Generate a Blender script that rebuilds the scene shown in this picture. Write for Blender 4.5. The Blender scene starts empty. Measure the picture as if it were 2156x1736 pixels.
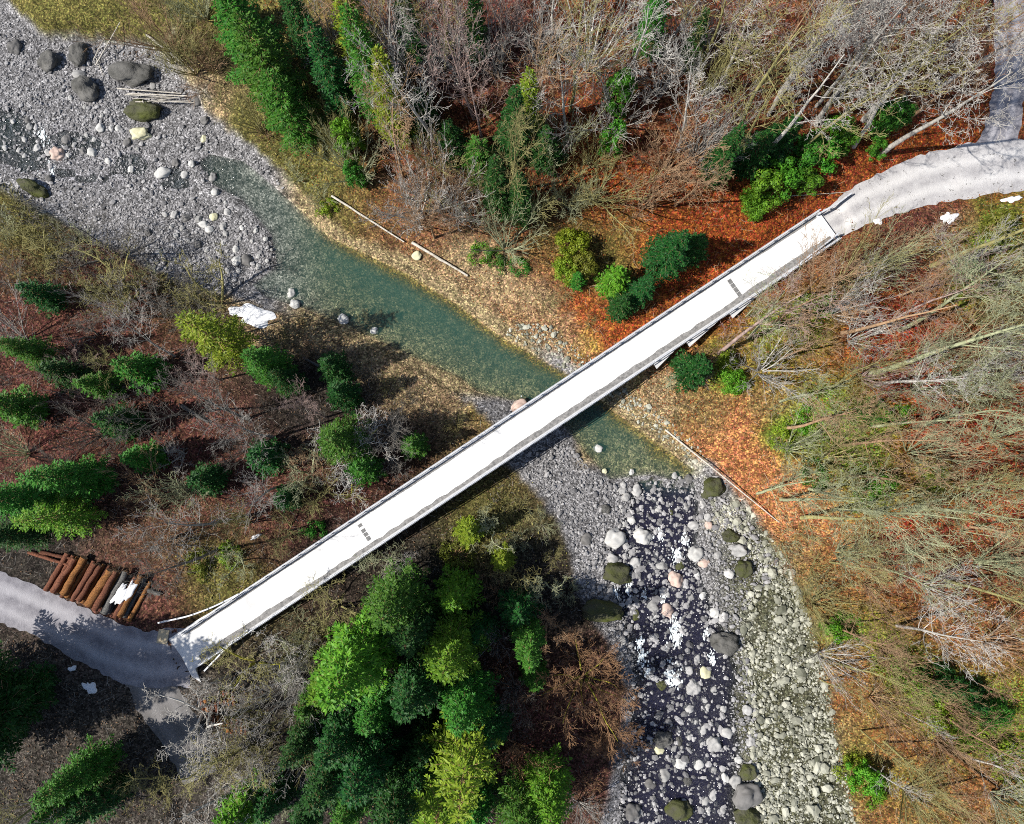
import bpy, bmesh, math, random
import numpy as np
from mathutils import Vector, Matrix, Euler

# ------------------------------------------------------------------ camera, sky, sun, exposure
S = bpy.context.scene
C = S.collection
RAD = math.radians
HC = 95.5                      # camera height over the water (m)
F = 1504.0                     # focal length in photo units (photo 2156 wide)
TILT = RAD(5.0)
cam_d = bpy.data.cameras.new('camera')
cam_d.sensor_fit = 'HORIZONTAL'
cam_d.angle = 2 * math.atan(1078 / F)
cam_d.clip_start = 0.5
cam_d.clip_end = 6000
cam = bpy.data.objects.new('camera', cam_d)
cam.location = (0, 0, HC)
cam.rotation_euler = (TILT, 0, 0)
C.objects.link(cam)
S.camera = cam

SUN_EL, SUN_AZ = RAD(47), RAD(15)      # light travels towards +x, turned 15 degrees to +y
w = bpy.data.worlds.new('World')
S.world = w
w.use_nodes = True
nt = w.node_tree
nt.nodes.clear()
sky = nt.nodes.new('ShaderNodeTexSky')
sky.sky_type = 'NISHITA'
sky.sun_disc = False
sky.sun_elevation = SUN_EL
sky.sun_rotation = RAD(270) - SUN_AZ
bg = nt.nodes.new('ShaderNodeBackground')
bg.inputs['Strength'].default_value = 0.09
wo = nt.nodes.new('ShaderNodeOutputWorld')
nt.links.new(sky.outputs[0], bg.inputs[0])
nt.links.new(bg.outputs[0], wo.inputs[0])
sd = bpy.data.lights.new('sun', 'SUN')
sd.energy = 5.0
sd.angle = RAD(0.5)
sd.color = (1.0, 0.95, 0.87)
sun = bpy.data.objects.new('sun', sd)
C.objects.link(sun)
ldir = Vector((math.cos(SUN_AZ) * math.cos(SUN_EL), math.sin(SUN_AZ) * math.cos(SUN_EL), -math.sin(SUN_EL)))
sun.rotation_euler = ldir.to_track_quat('-Z', 'Y').to_euler()
sun.location = (-60, 0, 90)
vs = S.view_settings
vs.view_transform = 'Standard'
vs.look = 'None'
vs.exposure = 0.4
vs.gamma = 1.0
vs.use_curve_mapping = False
try:
    S.cycles.max_bounces = 4
    S.cycles.diffuse_bounces = 1
    S.cycles.use_denoising = False
    S.cycles.filter_width = 1.0
    S.cycles.transparent_max_bounces = 8
    S.cycles.caustics_reflective = False
    S.cycles.caustics_refractive = False
except Exception:
    pass

# ------------------------------------------------------------------ helpers
rng = np.random.default_rng(7)
random.seed(7)
_ct, _st = math.cos(TILT), math.sin(TILT)


def up(dx, dy, z=0.0):
    """point of the place at height z that the photograph shows at (dx, dy)"""
    a = (np.asarray(dx, float) - 1078) / F
    b = -(np.asarray(dy, float) - 868) / F
    X = a
    Y = b * _ct + _st
    Z = b * _st - _ct
    t = (z - HC) / Z
    return X * t, Y * t


def proj(x, y, z):
    Y, Z = y * _ct + (z - HC) * _st, -y * _st + (z - HC) * _ct
    return 1078 + F * x / -Z, 868 - F * Y / -Z


def upl(pts, z=0.0):
    a = np.array(pts, float)
    X, Y = up(a[:, 0], a[:, 1], z)
    return np.stack([X, Y], 1)


def vnoise(x, y, scale, seed=0):
    r = np.random.default_rng(seed)
    L = r.random((257, 257))
    x = np.asarray(x, float) / scale + 1000.37
    y = np.asarray(y, float) / scale + 1000.71
    i, j = np.floor(x).astype(int), np.floor(y).astype(int)
    fx, fy = x - i, y - j
    fx, fy = fx * fx * (3 - 2 * fx), fy * fy * (3 - 2 * fy)
    i0, j0, i1, j1 = i % 256, j % 256, (i + 1) % 256, (j + 1) % 256
    return (L[i0, j0] * (1 - fx) + L[i1, j0] * fx) * (1 - fy) + (L[i0, j1] * (1 - fx) + L[i1, j1] * fx) * fy - 0.5


def inside(px, py, poly):
    px, py = np.asarray(px, float), np.asarray(py, float)
    r = np.zeros(px.shape, bool)
    n = len(poly)
    for k in range(n):
        x0, y0 = poly[k]
        x1, y1 = poly[(k + 1) % n]
        c = (y0 > py) != (y1 > py)
        r ^= c & (px < (x1 - x0) * (py - y0) / ((y1 - y0) if y1 != y0 else 1e-9) + x0)
    return r


def dist_line(px, py, pts, closed=False):
    px, py = np.asarray(px, float), np.asarray(py, float)
    best = np.full(px.shape, 1e9)
    tb = np.zeros(px.shape)
    n = len(pts)
    for k in range(n if closed else n - 1):
        x0, y0 = pts[k]
        x1, y1 = pts[(k + 1) % n]
        ex, ey = x1 - x0, y1 - y0
        t = np.clip(((px - x0) * ex + (py - y0) * ey) / (ex * ex + ey * ey + 1e-12), 0, 1)
        d = np.hypot(px - x0 - t * ex, py - y0 - t * ey)
        m = d < best
        best = np.where(m, d, best)
        tb = np.where(m, k + t, tb)
    return best, tb


def sstep(a, b, x):
    t = np.clip((x - a) / (b - a), 0, 1)
    return t * t * (3 - 2 * t)


# ------------------------------------------------------------------ mesh helpers
def mesh_np(name, V, faces_flat, face_sizes, mat=None, smooth=False):
    me = bpy.data.meshes.new(name)
    V = np.asarray(V, np.float32)
    me.vertices.add(len(V))
    me.vertices.foreach_set('co', V.ravel())
    faces_flat = np.asarray(faces_flat, np.int32).ravel()
    face_sizes = np.asarray(face_sizes, np.int32)
    me.loops.add(len(faces_flat))
    me.loops.foreach_set('vertex_index', faces_flat)
    me.polygons.add(len(face_sizes))
    st = np.concatenate([[0], np.cumsum(face_sizes)[:-1]]).astype(np.int32)
    me.polygons.foreach_set('loop_start', st)
    me.polygons.foreach_set('loop_total', face_sizes)
    me.polygons.foreach_set('use_smooth', np.full(len(face_sizes), bool(smooth)))
    me.update(calc_edges=True)
    me.validate()
    if mat:
        me.materials.append(mat)
    return me


def quads(name, V, Q, mat=None, smooth=False):
    Q = np.asarray(Q, np.int32)
    return mesh_np(name, V, Q.ravel(), np.full(len(Q), Q.shape[1]), mat, smooth)


def obj(name, me, parent=None, loc=None):
    o = bpy.data.objects.new(name, me)
    C.objects.link(o)
    if parent:
        o.parent = parent
    if loc is not None:
        o.location = loc
    return o


def empty(name, loc=(0, 0, 0), rz=0):
    o = bpy.data.objects.new(name, None)
    o.empty_display_size = 0.3
    C.objects.link(o)
    o.location = loc
    o.rotation_euler = (0, 0, rz)
    return o


def tag(o, label=None, cat=None, group=None, kind=None):
    if label:
        o['label'] = label
    if cat:
        o['category'] = cat
    if group:
        o['group'] = group
    if kind:
        o['kind'] = kind
    return o


def frames(D):
    D = D / (np.linalg.norm(D, axis=1, keepdims=True) + 1e-9)
    ref = np.where(np.abs(D[:, 2:3]) > 0.9, np.array([[1.0, 0, 0]]), np.array([[0, 0, 1.0]]))
    A = np.cross(D, ref)
    A /= np.linalg.norm(A, axis=1, keepdims=True) + 1e-9
    B = np.cross(D, A)
    return D, A, B


def tubes(P0, P1, R0, R1, k):
    """arrays of open tapered tubes -> V, Q"""
    P0, P1, R0, R1 = (np.asarray(a, float) for a in (P0, P1, R0, R1))
    n = len(P0)
    D, A, B = frames(P1 - P0)
    an = np.arange(k) * 2 * math.pi / k
    ring = A[:, None, :] * np.cos(an)[None, :, None] + B[:, None, :] * np.sin(an)[None, :, None]
    V = np.concatenate([P0[:, None] + ring * R0[:, None, None], P1[:, None] + ring * R1[:, None, None]], 1).reshape(-1, 3)
    base = (np.arange(n) * 2 * k)[:, None]
    i = np.arange(k)
    j = (i + 1) % k
    Q = np.stack([base + i, base + j, base + k + j, base + k + i], 2).reshape(-1, 4)
    return V, Q


class Pile:
    """collects vertices and quads (triangles as size-3 faces)"""

    def __init__(s):
        s.V, s.F, s.N, s.n = [], [], [], 0

    def add(s, V, Q):
        V = np.asarray(V, float)
        Q = np.asarray(Q, int)
        s.V.append(V)
        s.F.append((Q + s.n).ravel())
        s.N.append(np.full(len(Q), Q.shape[1]))
        s.n += len(V)

    def box(s, c, sx, sy, sz, ax=(1, 0, 0), ay=(0, 1, 0), az=(0, 0, 1)):
        c, ax, ay, az = map(lambda v: np.asarray(v, float), (c, ax, ay, az))
        V = [c + ax * sx * i / 2 + ay * sy * j / 2 + az * sz * k / 2 for k in (-1, 1) for j in (-1, 1) for i in (-1, 1)]
        s.add(V, [(0, 2, 3, 1), (4, 5, 7, 6), (0, 1, 5, 4), (2, 6, 7, 3), (0, 4, 6, 2), (1, 3, 7, 5)])

    def mesh(s, name, mat=None, smooth=False):
        return mesh_np(name, np.concatenate(s.V), np.concatenate(s.F), np.concatenate(s.N), mat, smooth)


def poly_tube(pts, rad, k=8, cap=True):
    """one welded tube along a polyline -> V, quads, caps"""
    pts = np.asarray(pts, float)
    n = len(pts)
    rad = np.broadcast_to(np.asarray(rad, float), (n,))
    T = np.gradient(pts, axis=0)
    D, A, B = frames(T)
    for i in range(1, n):
        A[i] = A[i - 1] - D[i] * np.dot(A[i - 1], D[i])
        A[i] /= np.linalg.norm(A[i]) + 1e-9
    B = np.cross(D, A)
    an = np.arange(k) * 2 * math.pi / k
    V = (pts[:, None] + (A[:, None] * np.cos(an)[None, :, None] + B[:, None] * np.sin(an)[None, :, None]) * rad[:, None, None]).reshape(-1, 3)
    Q = []
    for i in range(n - 1):
        for j in range(k):
            Q.append((i * k + j, i * k + (j + 1) % k, (i + 1) * k + (j + 1) % k, (i + 1) * k + j))
    return V, Q


# ------------------------------------------------------------------ materials
def newmat(name):
    m = bpy.data.materials.new(name)
    m.use_nodes = True
    n = m.node_tree
    b = n.nodes['Principled BSDF']
    return m, n, b


def mathn(n, op, a, b=None, clamp=False):
    x = n.nodes.new('ShaderNodeMath')
    x.operation = op
    x.use_clamp = clamp
    for i, v in enumerate((a, b)):
        if v is None:
            continue
        if isinstance(v, (int, float)):
            x.inputs[i].default_value = v
        else:
            n.links.new(v, x.inputs[i])
    return x.outputs[0]


def mixc(n, fac, a, b, blend='MIX'):
    x = n.nodes.new('ShaderNodeMix')
    x.data_type = 'RGBA'
    x.blend_type = blend
    for sck, v in ((x.inputs['Factor'], fac), (x.inputs['A'], a), (x.inputs['B'], b)):
        if isinstance(v, (int, float)):
            sck.default_value = v
        elif isinstance(v, tuple):
            sck.default_value = (*v, 1) if len(v) == 3 else v
        else:
            n.links.new(v, sck)
    return x.outputs['Result']


def ramp(n, fac, stops):
    x = n.nodes.new('ShaderNodeValToRGB')
    el = x.color_ramp.elements
    while len(el) < len(stops):
        el.new(0.5)
    for e, (p, c) in zip(el, stops):
        e.position = p
        e.color = (*c, 1) if isinstance(c, tuple) else (c, c, c, 1)
    n.links.new(fac, x.inputs[0])
    return x.outputs[0]


def noise(n, scale, detail=4, vec=None, rough=0.6):
    x = n.nodes.new('ShaderNodeTexNoise')
    x.inputs['Scale'].default_value = scale
    x.inputs['Detail'].default_value = detail
    x.inputs['Roughness'].default_value = rough
    if vec is not None:
        n.links.new(vec, x.inputs['Vector'])
    return x.outputs[0]


def coord(n, which='Object'):
    return n.nodes.new('ShaderNodeTexCoord').outputs[which]


def worldpos(n):
    return n.nodes.new('ShaderNodeNewGeometry').outputs['Position']


def bump(n, b, h, strength, dist):
    x = n.nodes.new('ShaderNodeBump')
    x.inputs['Strength'].default_value = strength
    x.inputs['Distance'].default_value = dist
    n.links.new(h, x.inputs['Height'])
    n.links.new(x.outputs[0], b.inputs['Normal'])


def mat_var(name, c0, c1, scale=6.0, rough=0.85, bmp=0.0, isl=False, objrand=0.0, vec='Object', spec=0.3):
    """colour between c0 and c1 from noise, optional per-piece and per-object variation"""
    m, n, b = newmat(name)
    v = worldpos(n) if vec == 'world' else coord(n, vec)
    f = noise(n, scale, 5, v)
    f = mathn(n, 'MULTIPLY_ADD', f, 2.2)
    f.node.inputs[2].default_value = -0.6
    f.node.use_clamp = True
    if isl:
        g = n.nodes.new('ShaderNodeNewGeometry')
        f = mathn(n, 'ADD', mathn(n, 'MULTIPLY', f, 0.35), mathn(n, 'MULTIPLY', g.outputs['Random Per Island'], 0.65), True)
    c = mixc(n, f, c0, c1)
    if objrand:
        oi = n.nodes.new('ShaderNodeObjectInfo')
        k = mathn(n, 'ADD', mathn(n, 'MULTIPLY', oi.outputs['Random'], objrand), 1 - objrand / 2)
        vv = n.nodes.new('ShaderNodeHueSaturation')
        n.links.new(c, vv.inputs['Color'])
        n.links.new(k, vv.inputs['Value'])
        c = vv.outputs[0]
    n.links.new(c, b.inputs['Base Color'])
    b.inputs['Roughness'].default_value = rough
    b.inputs['Specular IOR Level'].default_value = spec
    if bmp:
        bump(n, b, noise(n, scale * 3, 4, v), 0.8, bmp)
    return m


def mat_leaf(name, c0, c1, trans=0.25):
    m, n, b = newmat(name)
    g = n.nodes.new('ShaderNodeNewGeometry')
    oi = n.nodes.new('ShaderNodeObjectInfo')
    c = mixc(n, g.outputs['Random Per Island'], c0, c1)
    hs = n.nodes.new('ShaderNodeHueSaturation')
    n.links.new(c, hs.inputs['Color'])
    n.links.new(mathn(n, 'ADD', mathn(n, 'MULTIPLY', oi.outputs['Random'], 0.035), 0.483), hs.inputs['Hue'])
    n.links.new(mathn(n, 'ADD', mathn(n, 'MULTIPLY', oi.outputs['Random'], 0.3), 0.85), hs.inputs['Value'])
    c = hs.outputs[0]
    n.links.new(c, b.inputs['Base Color'])
    b.inputs['Roughness'].default_value = 0.55
    b.inputs['Specular IOR Level'].default_value = 0.25
    t = n.nodes.new('ShaderNodeBsdfTranslucent')
    n.links.new(c, t.inputs['Color'])
    mx = n.nodes.new('ShaderNodeMixShader')
    mx.inputs[0].default_value = trans
    out = n.nodes['Material Output']
    n.links.new(b.outputs[0], mx.inputs[1])
    n.links.new(t.outputs[0], mx.inputs[2])
    n.links.new(mx.outputs[0], out.inputs[0])
    return m


M = {}
M['concrete'] = mat_var('deck_concrete', (0.56, 0.56, 0.56), (0.88, 0.88, 0.87), 0.35, 0.85, 0.015, vec='world')
M['kerb'] = mat_var('kerb_concrete', (0.42, 0.42, 0.43), (0.6, 0.6, 0.6), 1.2, 0.85, 0.004, vec='world')
M['dirt'] = mat_var('gritty_dirt', (0.10, 0.10, 0.10), (0.34, 0.33, 0.32), 3.0, 0.95, 0.02, vec='world')
M['galv'] = mat_var('galvanised_steel', (0.42, 0.44, 0.48), (0.62, 0.64, 0.68), 2.0, 0.45, 0, vec='world', spec=0.6)
M['bluesteel'] = mat_var('painted_steel', (0.10, 0.14, 0.22), (0.16, 0.2, 0.3), 2.0, 0.5, 0, vec='world')
M['joint'] = mat_var('rubber_joint', (0.10, 0.10, 0.10), (0.24, 0.24, 0.24), 5, 0.9, 0.01, vec='world')
M['snow'] = mat_var('old_snow', (0.75, 0.77, 0.8), (0.9, 0.9, 0.92), 3, 0.7, 0.03, vec='world')
M['stone'] = mat_var('river_stone', (0.20, 0.20, 0.20), (0.50, 0.49, 0.47), 1.6, 0.85, 0.03, objrand=0.5)
M['stone_white'] = mat_var('pale_stone', (0.36, 0.36, 0.35), (0.66, 0.65, 0.62), 1.6, 0.85, 0.03, objrand=0.2)
M['stone_pink'] = mat_var('pinkish_stone', (0.42, 0.30, 0.25), (0.66, 0.52, 0.45), 1.6, 0.85, 0.03)
M['stone_dark'] = mat_var('dark_stone', (0.07, 0.07, 0.07), (0.24, 0.23, 0.22), 1.5, 0.9, 0.05, objrand=0.4)
M['stone_grey'] = mat_var('rough_grey_rock', (0.045, 0.045, 0.04), (0.17, 0.165, 0.155), 1.4, 0.9, 0.5, objrand=0.3)
M['stone_moss'] = mat_var('mossy_stone', (0.07, 0.065, 0.055), (0.075, 0.09, 0.012), 1.6, 0.95, 0.4, objrand=0.3)
M['stone_yellow'] = mat_var('yellowish_stone', (0.5, 0.48, 0.3), (0.68, 0.66, 0.45), 1.5, 0.85, 0.03)
M['gravel'] = mat_var('gravel_stone', (0.05, 0.05, 0.055), (0.48, 0.47, 0.47), 0.5, 0.9, 0, isl=True, vec='world')
M['gravel_moss'] = mat_var('lichened_gravel_stone', (0.04, 0.045, 0.025), (0.56, 0.555, 0.46), 0.5, 0.9, 0, isl=True, vec='world')
M['bark_red'] = mat_var('reddish_log_bark', (0.055, 0.02, 0.014), (0.25, 0.10, 0.055), 7, 0.9, 0.12, objrand=0.6)
M['bark_orange'] = mat_var('orange_log_bark', (0.10, 0.035, 0.015), (0.44, 0.20, 0.06), 7, 0.9, 0.12, objrand=0.4)
M['bark_grey'] = mat_var('grey_log_bark', (0.04, 0.04, 0.04), (0.18, 0.175, 0.165), 7, 0.9, 0.12, objrand=0.4)
M['cut'] = mat_var('cut_wood', (0.42, 0.28, 0.16), (0.6, 0.45, 0.28), 6, 0.8, 0, objrand=0.2)
M['drift'] = mat_var('bleached_wood', (0.30, 0.27, 0.22), (0.66, 0.62, 0.55), 3, 0.8, 0.03)
M['board'] = mat_var('weathered_board', (0.45, 0.36, 0.22), (0.6, 0.5, 0.34), 4, 0.8, 0.005)
# bark of the standing trees: pairs (light, dark)
BARK = {
    'grey': ((0.22, 0.205, 0.185), (0.50, 0.47, 0.43)),
    'white': ((0.34, 0.32, 0.29), (0.66, 0.63, 0.58)),
    'tan': ((0.24, 0.145, 0.08), (0.50, 0.33, 0.20)),
    'olive': ((0.19, 0.17, 0.06), (0.42, 0.39, 0.17)),
    'green': ((0.23, 0.25, 0.13), (0.50, 0.52, 0.33)),
    'brown': ((0.26, 0.13, 0.07), (0.54, 0.33, 0.18)),
    'dark': ((0.09, 0.08, 0.07), (0.24, 0.22, 0.19)),
    'mauve': ((0.24, 0.16, 0.13), (0.48, 0.36, 0.33)),
    'moss': ((0.28, 0.26, 0.03), (0.48, 0.45, 0.06)),
}
for k_, (a_, b_) in BARK.items():
    M['bark_' + k_ + '_tree'] = mat_var(k_ + '_bark', a_, b_, 1.3, 0.9, 0, objrand=0.3)
LEAF = {
    'bright': ((0.045, 0.16, 0.008), (0.17, 0.37, 0.025)),
    'mid': ((0.02, 0.10, 0.01), (0.085, 0.25, 0.025)),
    'dark': ((0.008, 0.05, 0.010), (0.032, 0.13, 0.02)),
    'yellow': ((0.09, 0.17, 0.008), (0.29, 0.38, 0.03)),
    'holly': ((0.03, 0.13, 0.010), (0.12, 0.33, 0.025)),
    'olive': ((0.08, 0.095, 0.01), (0.20, 0.21, 0.03)),
}
for k_, (a_, b_) in LEAF.items():
    M['leaf_' + k_] = mat_leaf('foliage_' + k_, a_, b_)

# ------------------------------------------------------------------ the lie of the land
RIVER = [(-300, -120), (20, 20), (100, 90), (250, 100), (330, 120), (400, 190), (440, 250), (500, 300), (560, 345), (650, 430), (720, 500),
         (860, 555), (960, 615), (1060, 690), (1150, 745), (1230, 790), (1290, 845), (1400, 925), (1490, 985), (1570, 1075), (1650, 1190),
         (1700, 1330), (1735, 1480), (1765, 1620), (1810, 1850), (1250, 1850), (1300, 1620), (1330, 1450), (1290, 1340), (1230, 1250),
         (1200, 1130), (1140, 1030), (1060, 960), (1050, 890), (1000, 848), (930, 805), (860, 765), (740, 705), (640, 668), (560, 645),
         (490, 615), (400, 600), (330, 560), (200, 500), (80, 430), (0, 385), (-300, 350)]
POOL = [(400, 340), (440, 312), (520, 330), (600, 400), (700, 492), (860, 568), (960, 628), (1060, 702), (1225, 793), (1290, 852), (1400, 934),
        (1480, 990), (1440, 1030), (1370, 1010), (1280, 1022), (1240, 980), (1180, 905), (1090, 858), (1000, 835), (960, 805), (860, 760), (740, 702),
        (640, 662), (560, 638), (510, 602), (570, 555), (560, 500), (500, 430), (440, 400)]
RIFFLE = [(-300, 120), (0, 130), (60, 210), (150, 240), (300, 300), (420, 325), (440, 420), (300, 430), (150, 410), (0, 375), (-300, 330)]
CHAN = [(1400, 1000), (1400, 1080), (1370, 1180), (1410, 1300), (1440, 1420), (1440, 1560), (1420, 1850)]
CHANW = [60, 80, 100, 105, 115, 125, 130]
LAND = [(0, 1260, 5.6), (100, 1290, 5.4), (250, 1380, 5.2), (380, 1390, 5.2), (430, 1330, 5.2), (200, 1230, 5.4), (380, 1550, 5.0), (0, 1500, 7), (0, 1736, 9),
        (200, 1600, 6.3), (600, 720, 1.2), (750, 800, 1.5), (900, 880, 1.5), (1000, 930, 1.0), (700, 1000, 2.5), (500, 900, 3.5), (300, 800, 4), (100, 800, 5),
        (0, 700, 5), (0, 500, 2), (200, 560, 1.2), (400, 640, 0.9), (0, 1000, 6), (150, 1100, 5.6), (400, 1150, 4.8), (600, 1150, 3.5), (800, 1080, 2.5),
        (620, 1350, 4.0), (800, 1250, 2.8), (900, 1150, 2), (1000, 1100, 1.2), (1100, 1150, .7), (1150, 1350, .9), (1000, 1300, 2), (800, 1450, 3),
        (700, 1650, 4.2), (1000, 1600, 2.2), (1200, 1600, 1), (1250, 1736, .8), (900, 1736, 3), (1180, 700, 1.2), (1240, 740, 1.2), (1300, 700, 3),
        (1400, 620, 4.6), (1530, 570, 5.4), (1000, 560, 2), (1100, 600, 3), (850, 470, 2.5), (700, 380, 2), (620, 300, 1.5), (480, 200, 2), (400, 80, 3),
        (300, 0, 4), (150, 20, 3), (1300, 450, 7), (1100, 400, 7), (900, 300, 7), (700, 150, 7), (600, 0, 8), (900, 0, 13), (1200, 0, 14), (1200, 200, 11),
        (1500, 300, 10), (1500, 0, 15), (1800, 0, 14), (1700, 350, 6.8), (1900, 300, 7), (2156, 300, 6.5), (2156, 0, 9), (1550, 605, 5.0), (1750, 475, 5.3),
        (1900, 400, 5.6), (2050, 370, 6), (2156, 350, 6.2), (2156, 150, 7), (1650, 650, 6), (1800, 600, 7), (2000, 500, 7), (2156, 600, 9), (1550, 750, 4),
        (1420, 780, 2.3), (1500, 900, 3), (1650, 900, 6.5), (1900, 800, 9), (2156, 900, 12), (1600, 1050, 3), (1800, 1050, 8), (2156, 1200, 12), (1750, 1200, 4),
        (1900, 1350, 6), (2156, 1500, 8), (1800, 1450, 1.8), (1850, 1650, 2.2), (1820, 1736, 1.5), (2000, 1736, 5), (2156, 1736, 7)]
la = np.array(LAND)
lx, ly = up(la[:, 0], la[:, 1], la[:, 2])
lp = np.stack([lx, ly], 1) / 50.0


def _tps(r):
    return np.where(r > 0, r * r * np.log(r + 1e-12), 0)


_n = len(lp)
_K = _tps(np.linalg.norm(lp[:, None] - lp[None], axis=2)) + np.eye(_n) * 0.01
_P = np.concatenate([np.ones((_n, 1)), lp], 1)
_A = np.block([[_K, _P], [_P.T, np.zeros((3, 3))]])
_sol = np.linalg.solve(_A, np.concatenate([la[:, 2], np.zeros(3)]))


def land_raw(x, y):
    x = np.clip(np.asarray(x, float), -78, 78) / 50
    y = np.clip(np.asarray(y, float), -56, 72) / 50
    z = _sol[-3] + _sol[-2] * x + _sol[-1] * y
    for k in range(_n):
        z = z + _sol[k] * _tps(np.hypot(x - lp[k, 0], y - lp[k, 1]))
    return np.clip(z, 0.4, 22)


POO_L = upl([(400, 340), (440, 400), (500, 430), (560, 500), (570, 555), (510, 602), (560, 638), (640, 662), (740, 702), (860, 760), (960, 805), (1000, 835), (1090, 858), (1180, 905), (1240, 980), (1280, 1022), (1370, 1010), (1440, 1030)])
POO_R = upl([(440, 312), (520, 330), (600, 400), (700, 492), (860, 568), (960, 628), (1060, 702), (1225, 793), (1290, 852), (1400, 934), (1480, 990)])
RIV, POO, RIF, CHA = upl(RIVER), upl(POOL), upl(RIFFLE), upl(CHAN)
ROADW = [(-120, 1235), (0, 1255), (100, 1295), (200, 1350), (290, 1390), (400, 1385)]
ROADW2 = [(300, 1400), (330, 1470), (390, 1560), (420, 1640)]
ROADE = [(1700, 505), (1745, 475), (1830, 425), (1930, 385), (2040, 362), (2160, 350), (2300, 345)]
ROADE2 = [(2075, 365), (2110, 280), (2125, 180), (2120, 80), (2110, -60)]
RW, RW2, RE, RE2 = upl(ROADW, 5.3), upl(ROADW2, 5.1), upl(ROADE, 5.6), upl(ROADE2, 6.6)
DK = upl([(400, 1368), (1745, 475)], 5.5)          # the bridge's centre line
DECKZ = 5.5


def road_z(x, y):
    """height and blend of the roads cut into the slope"""
    out = []
    for pts, hw, zs in ((RW, 3.2, [5.7, 5.6, 5.4, 5.3, 5.25, 5.3]), (RW2, 3.0, [5.2, 5.1, 5.0, 5.0]),
                        (RE, 2.9, [5.42, 5.45, 5.6, 5.8, 6.0, 6.1, 6.3]), (RE2, 2.4, [6.1, 6.4, 6.8, 7.2, 7.8])):
        d, t = dist_line(x, y, pts)
        z = np.interp(t, np.arange(len(zs)), zs)
        out.append((1 - sstep(hw, hw + 2.0, d), z))
    return out


def height(x, y):
    x, y = np.asarray(x, float), np.asarray(y, float)
    z = land_raw(x, y)
    z = z + 0.5 * vnoise(x, y, 6.0, 1) * np.clip((z - 0.8) * 0.5, 0, 1) + 0.22 * vnoise(x, y, 1.7, 2)
    ins = inside(x, y, RIV)
    d, _ = dist_line(x, y, RIV, True)
    bank = 0.35 + d * 1.15 + 0.35 * vnoise(x, y, 2.3, 4)
    zo = np.minimum(z, bank)
    g = 0.28 + 0.22 * vnoise(x, y, 3.0, 3) + 0.12 * vnoise(x, y, 0.9, 5)
    ip = inside(x, y, POO)
    dp, _ = dist_line(x, y, POO, True)
    px, py = proj(x, y, 0)
    dl, _ = dist_line(x, y, POO_L)
    dr_, _ = dist_line(x, y, POO_R)
    k_ = sstep(430, 900, px)
    deep = 0.22 + np.minimum(0.16 * dl, 1.7) * k_ * (1 - 0.45 * sstep(1230, 1330, px))
    deep = np.minimum(deep, 0.1 + 0.42 * dr_)
    g = np.where(ip, g * (1 - sstep(0, 1.2, dp)) - deep * sstep(0, 2.0, dp), g)
    ir = inside(x, y, RIF)
    dr, _ = dist_line(x, y, RIF, True)
    g = np.where(ir & ~ip, g - 0.30 * sstep(0, 2.5, dr), g)
    dc, tc = dist_line(x, y, CHA)
    hw = np.interp(tc, np.arange(len(CHANW)), CHANW) * HC / F
    g = g - 0.75 * (1 - sstep(hw * 0.55, hw * 1.15, dc)) * ~ip
    z = np.where(ins, np.minimum(g + 0.0 * d, zo if False else g), zo)
    for b, zr in road_z(x, y):
        z = z * (1 - b) + zr * b
    db, _ = dist_line(x, y, DK)
    lim = 4.95 + np.clip(db - 2.6, 0, 99) * 0.9
    z = np.minimum(z, np.where(db < 12, lim, 99))
    return z


def zat(x, y):
    return float(height(np.array([x]), np.array([y]))[0])


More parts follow.
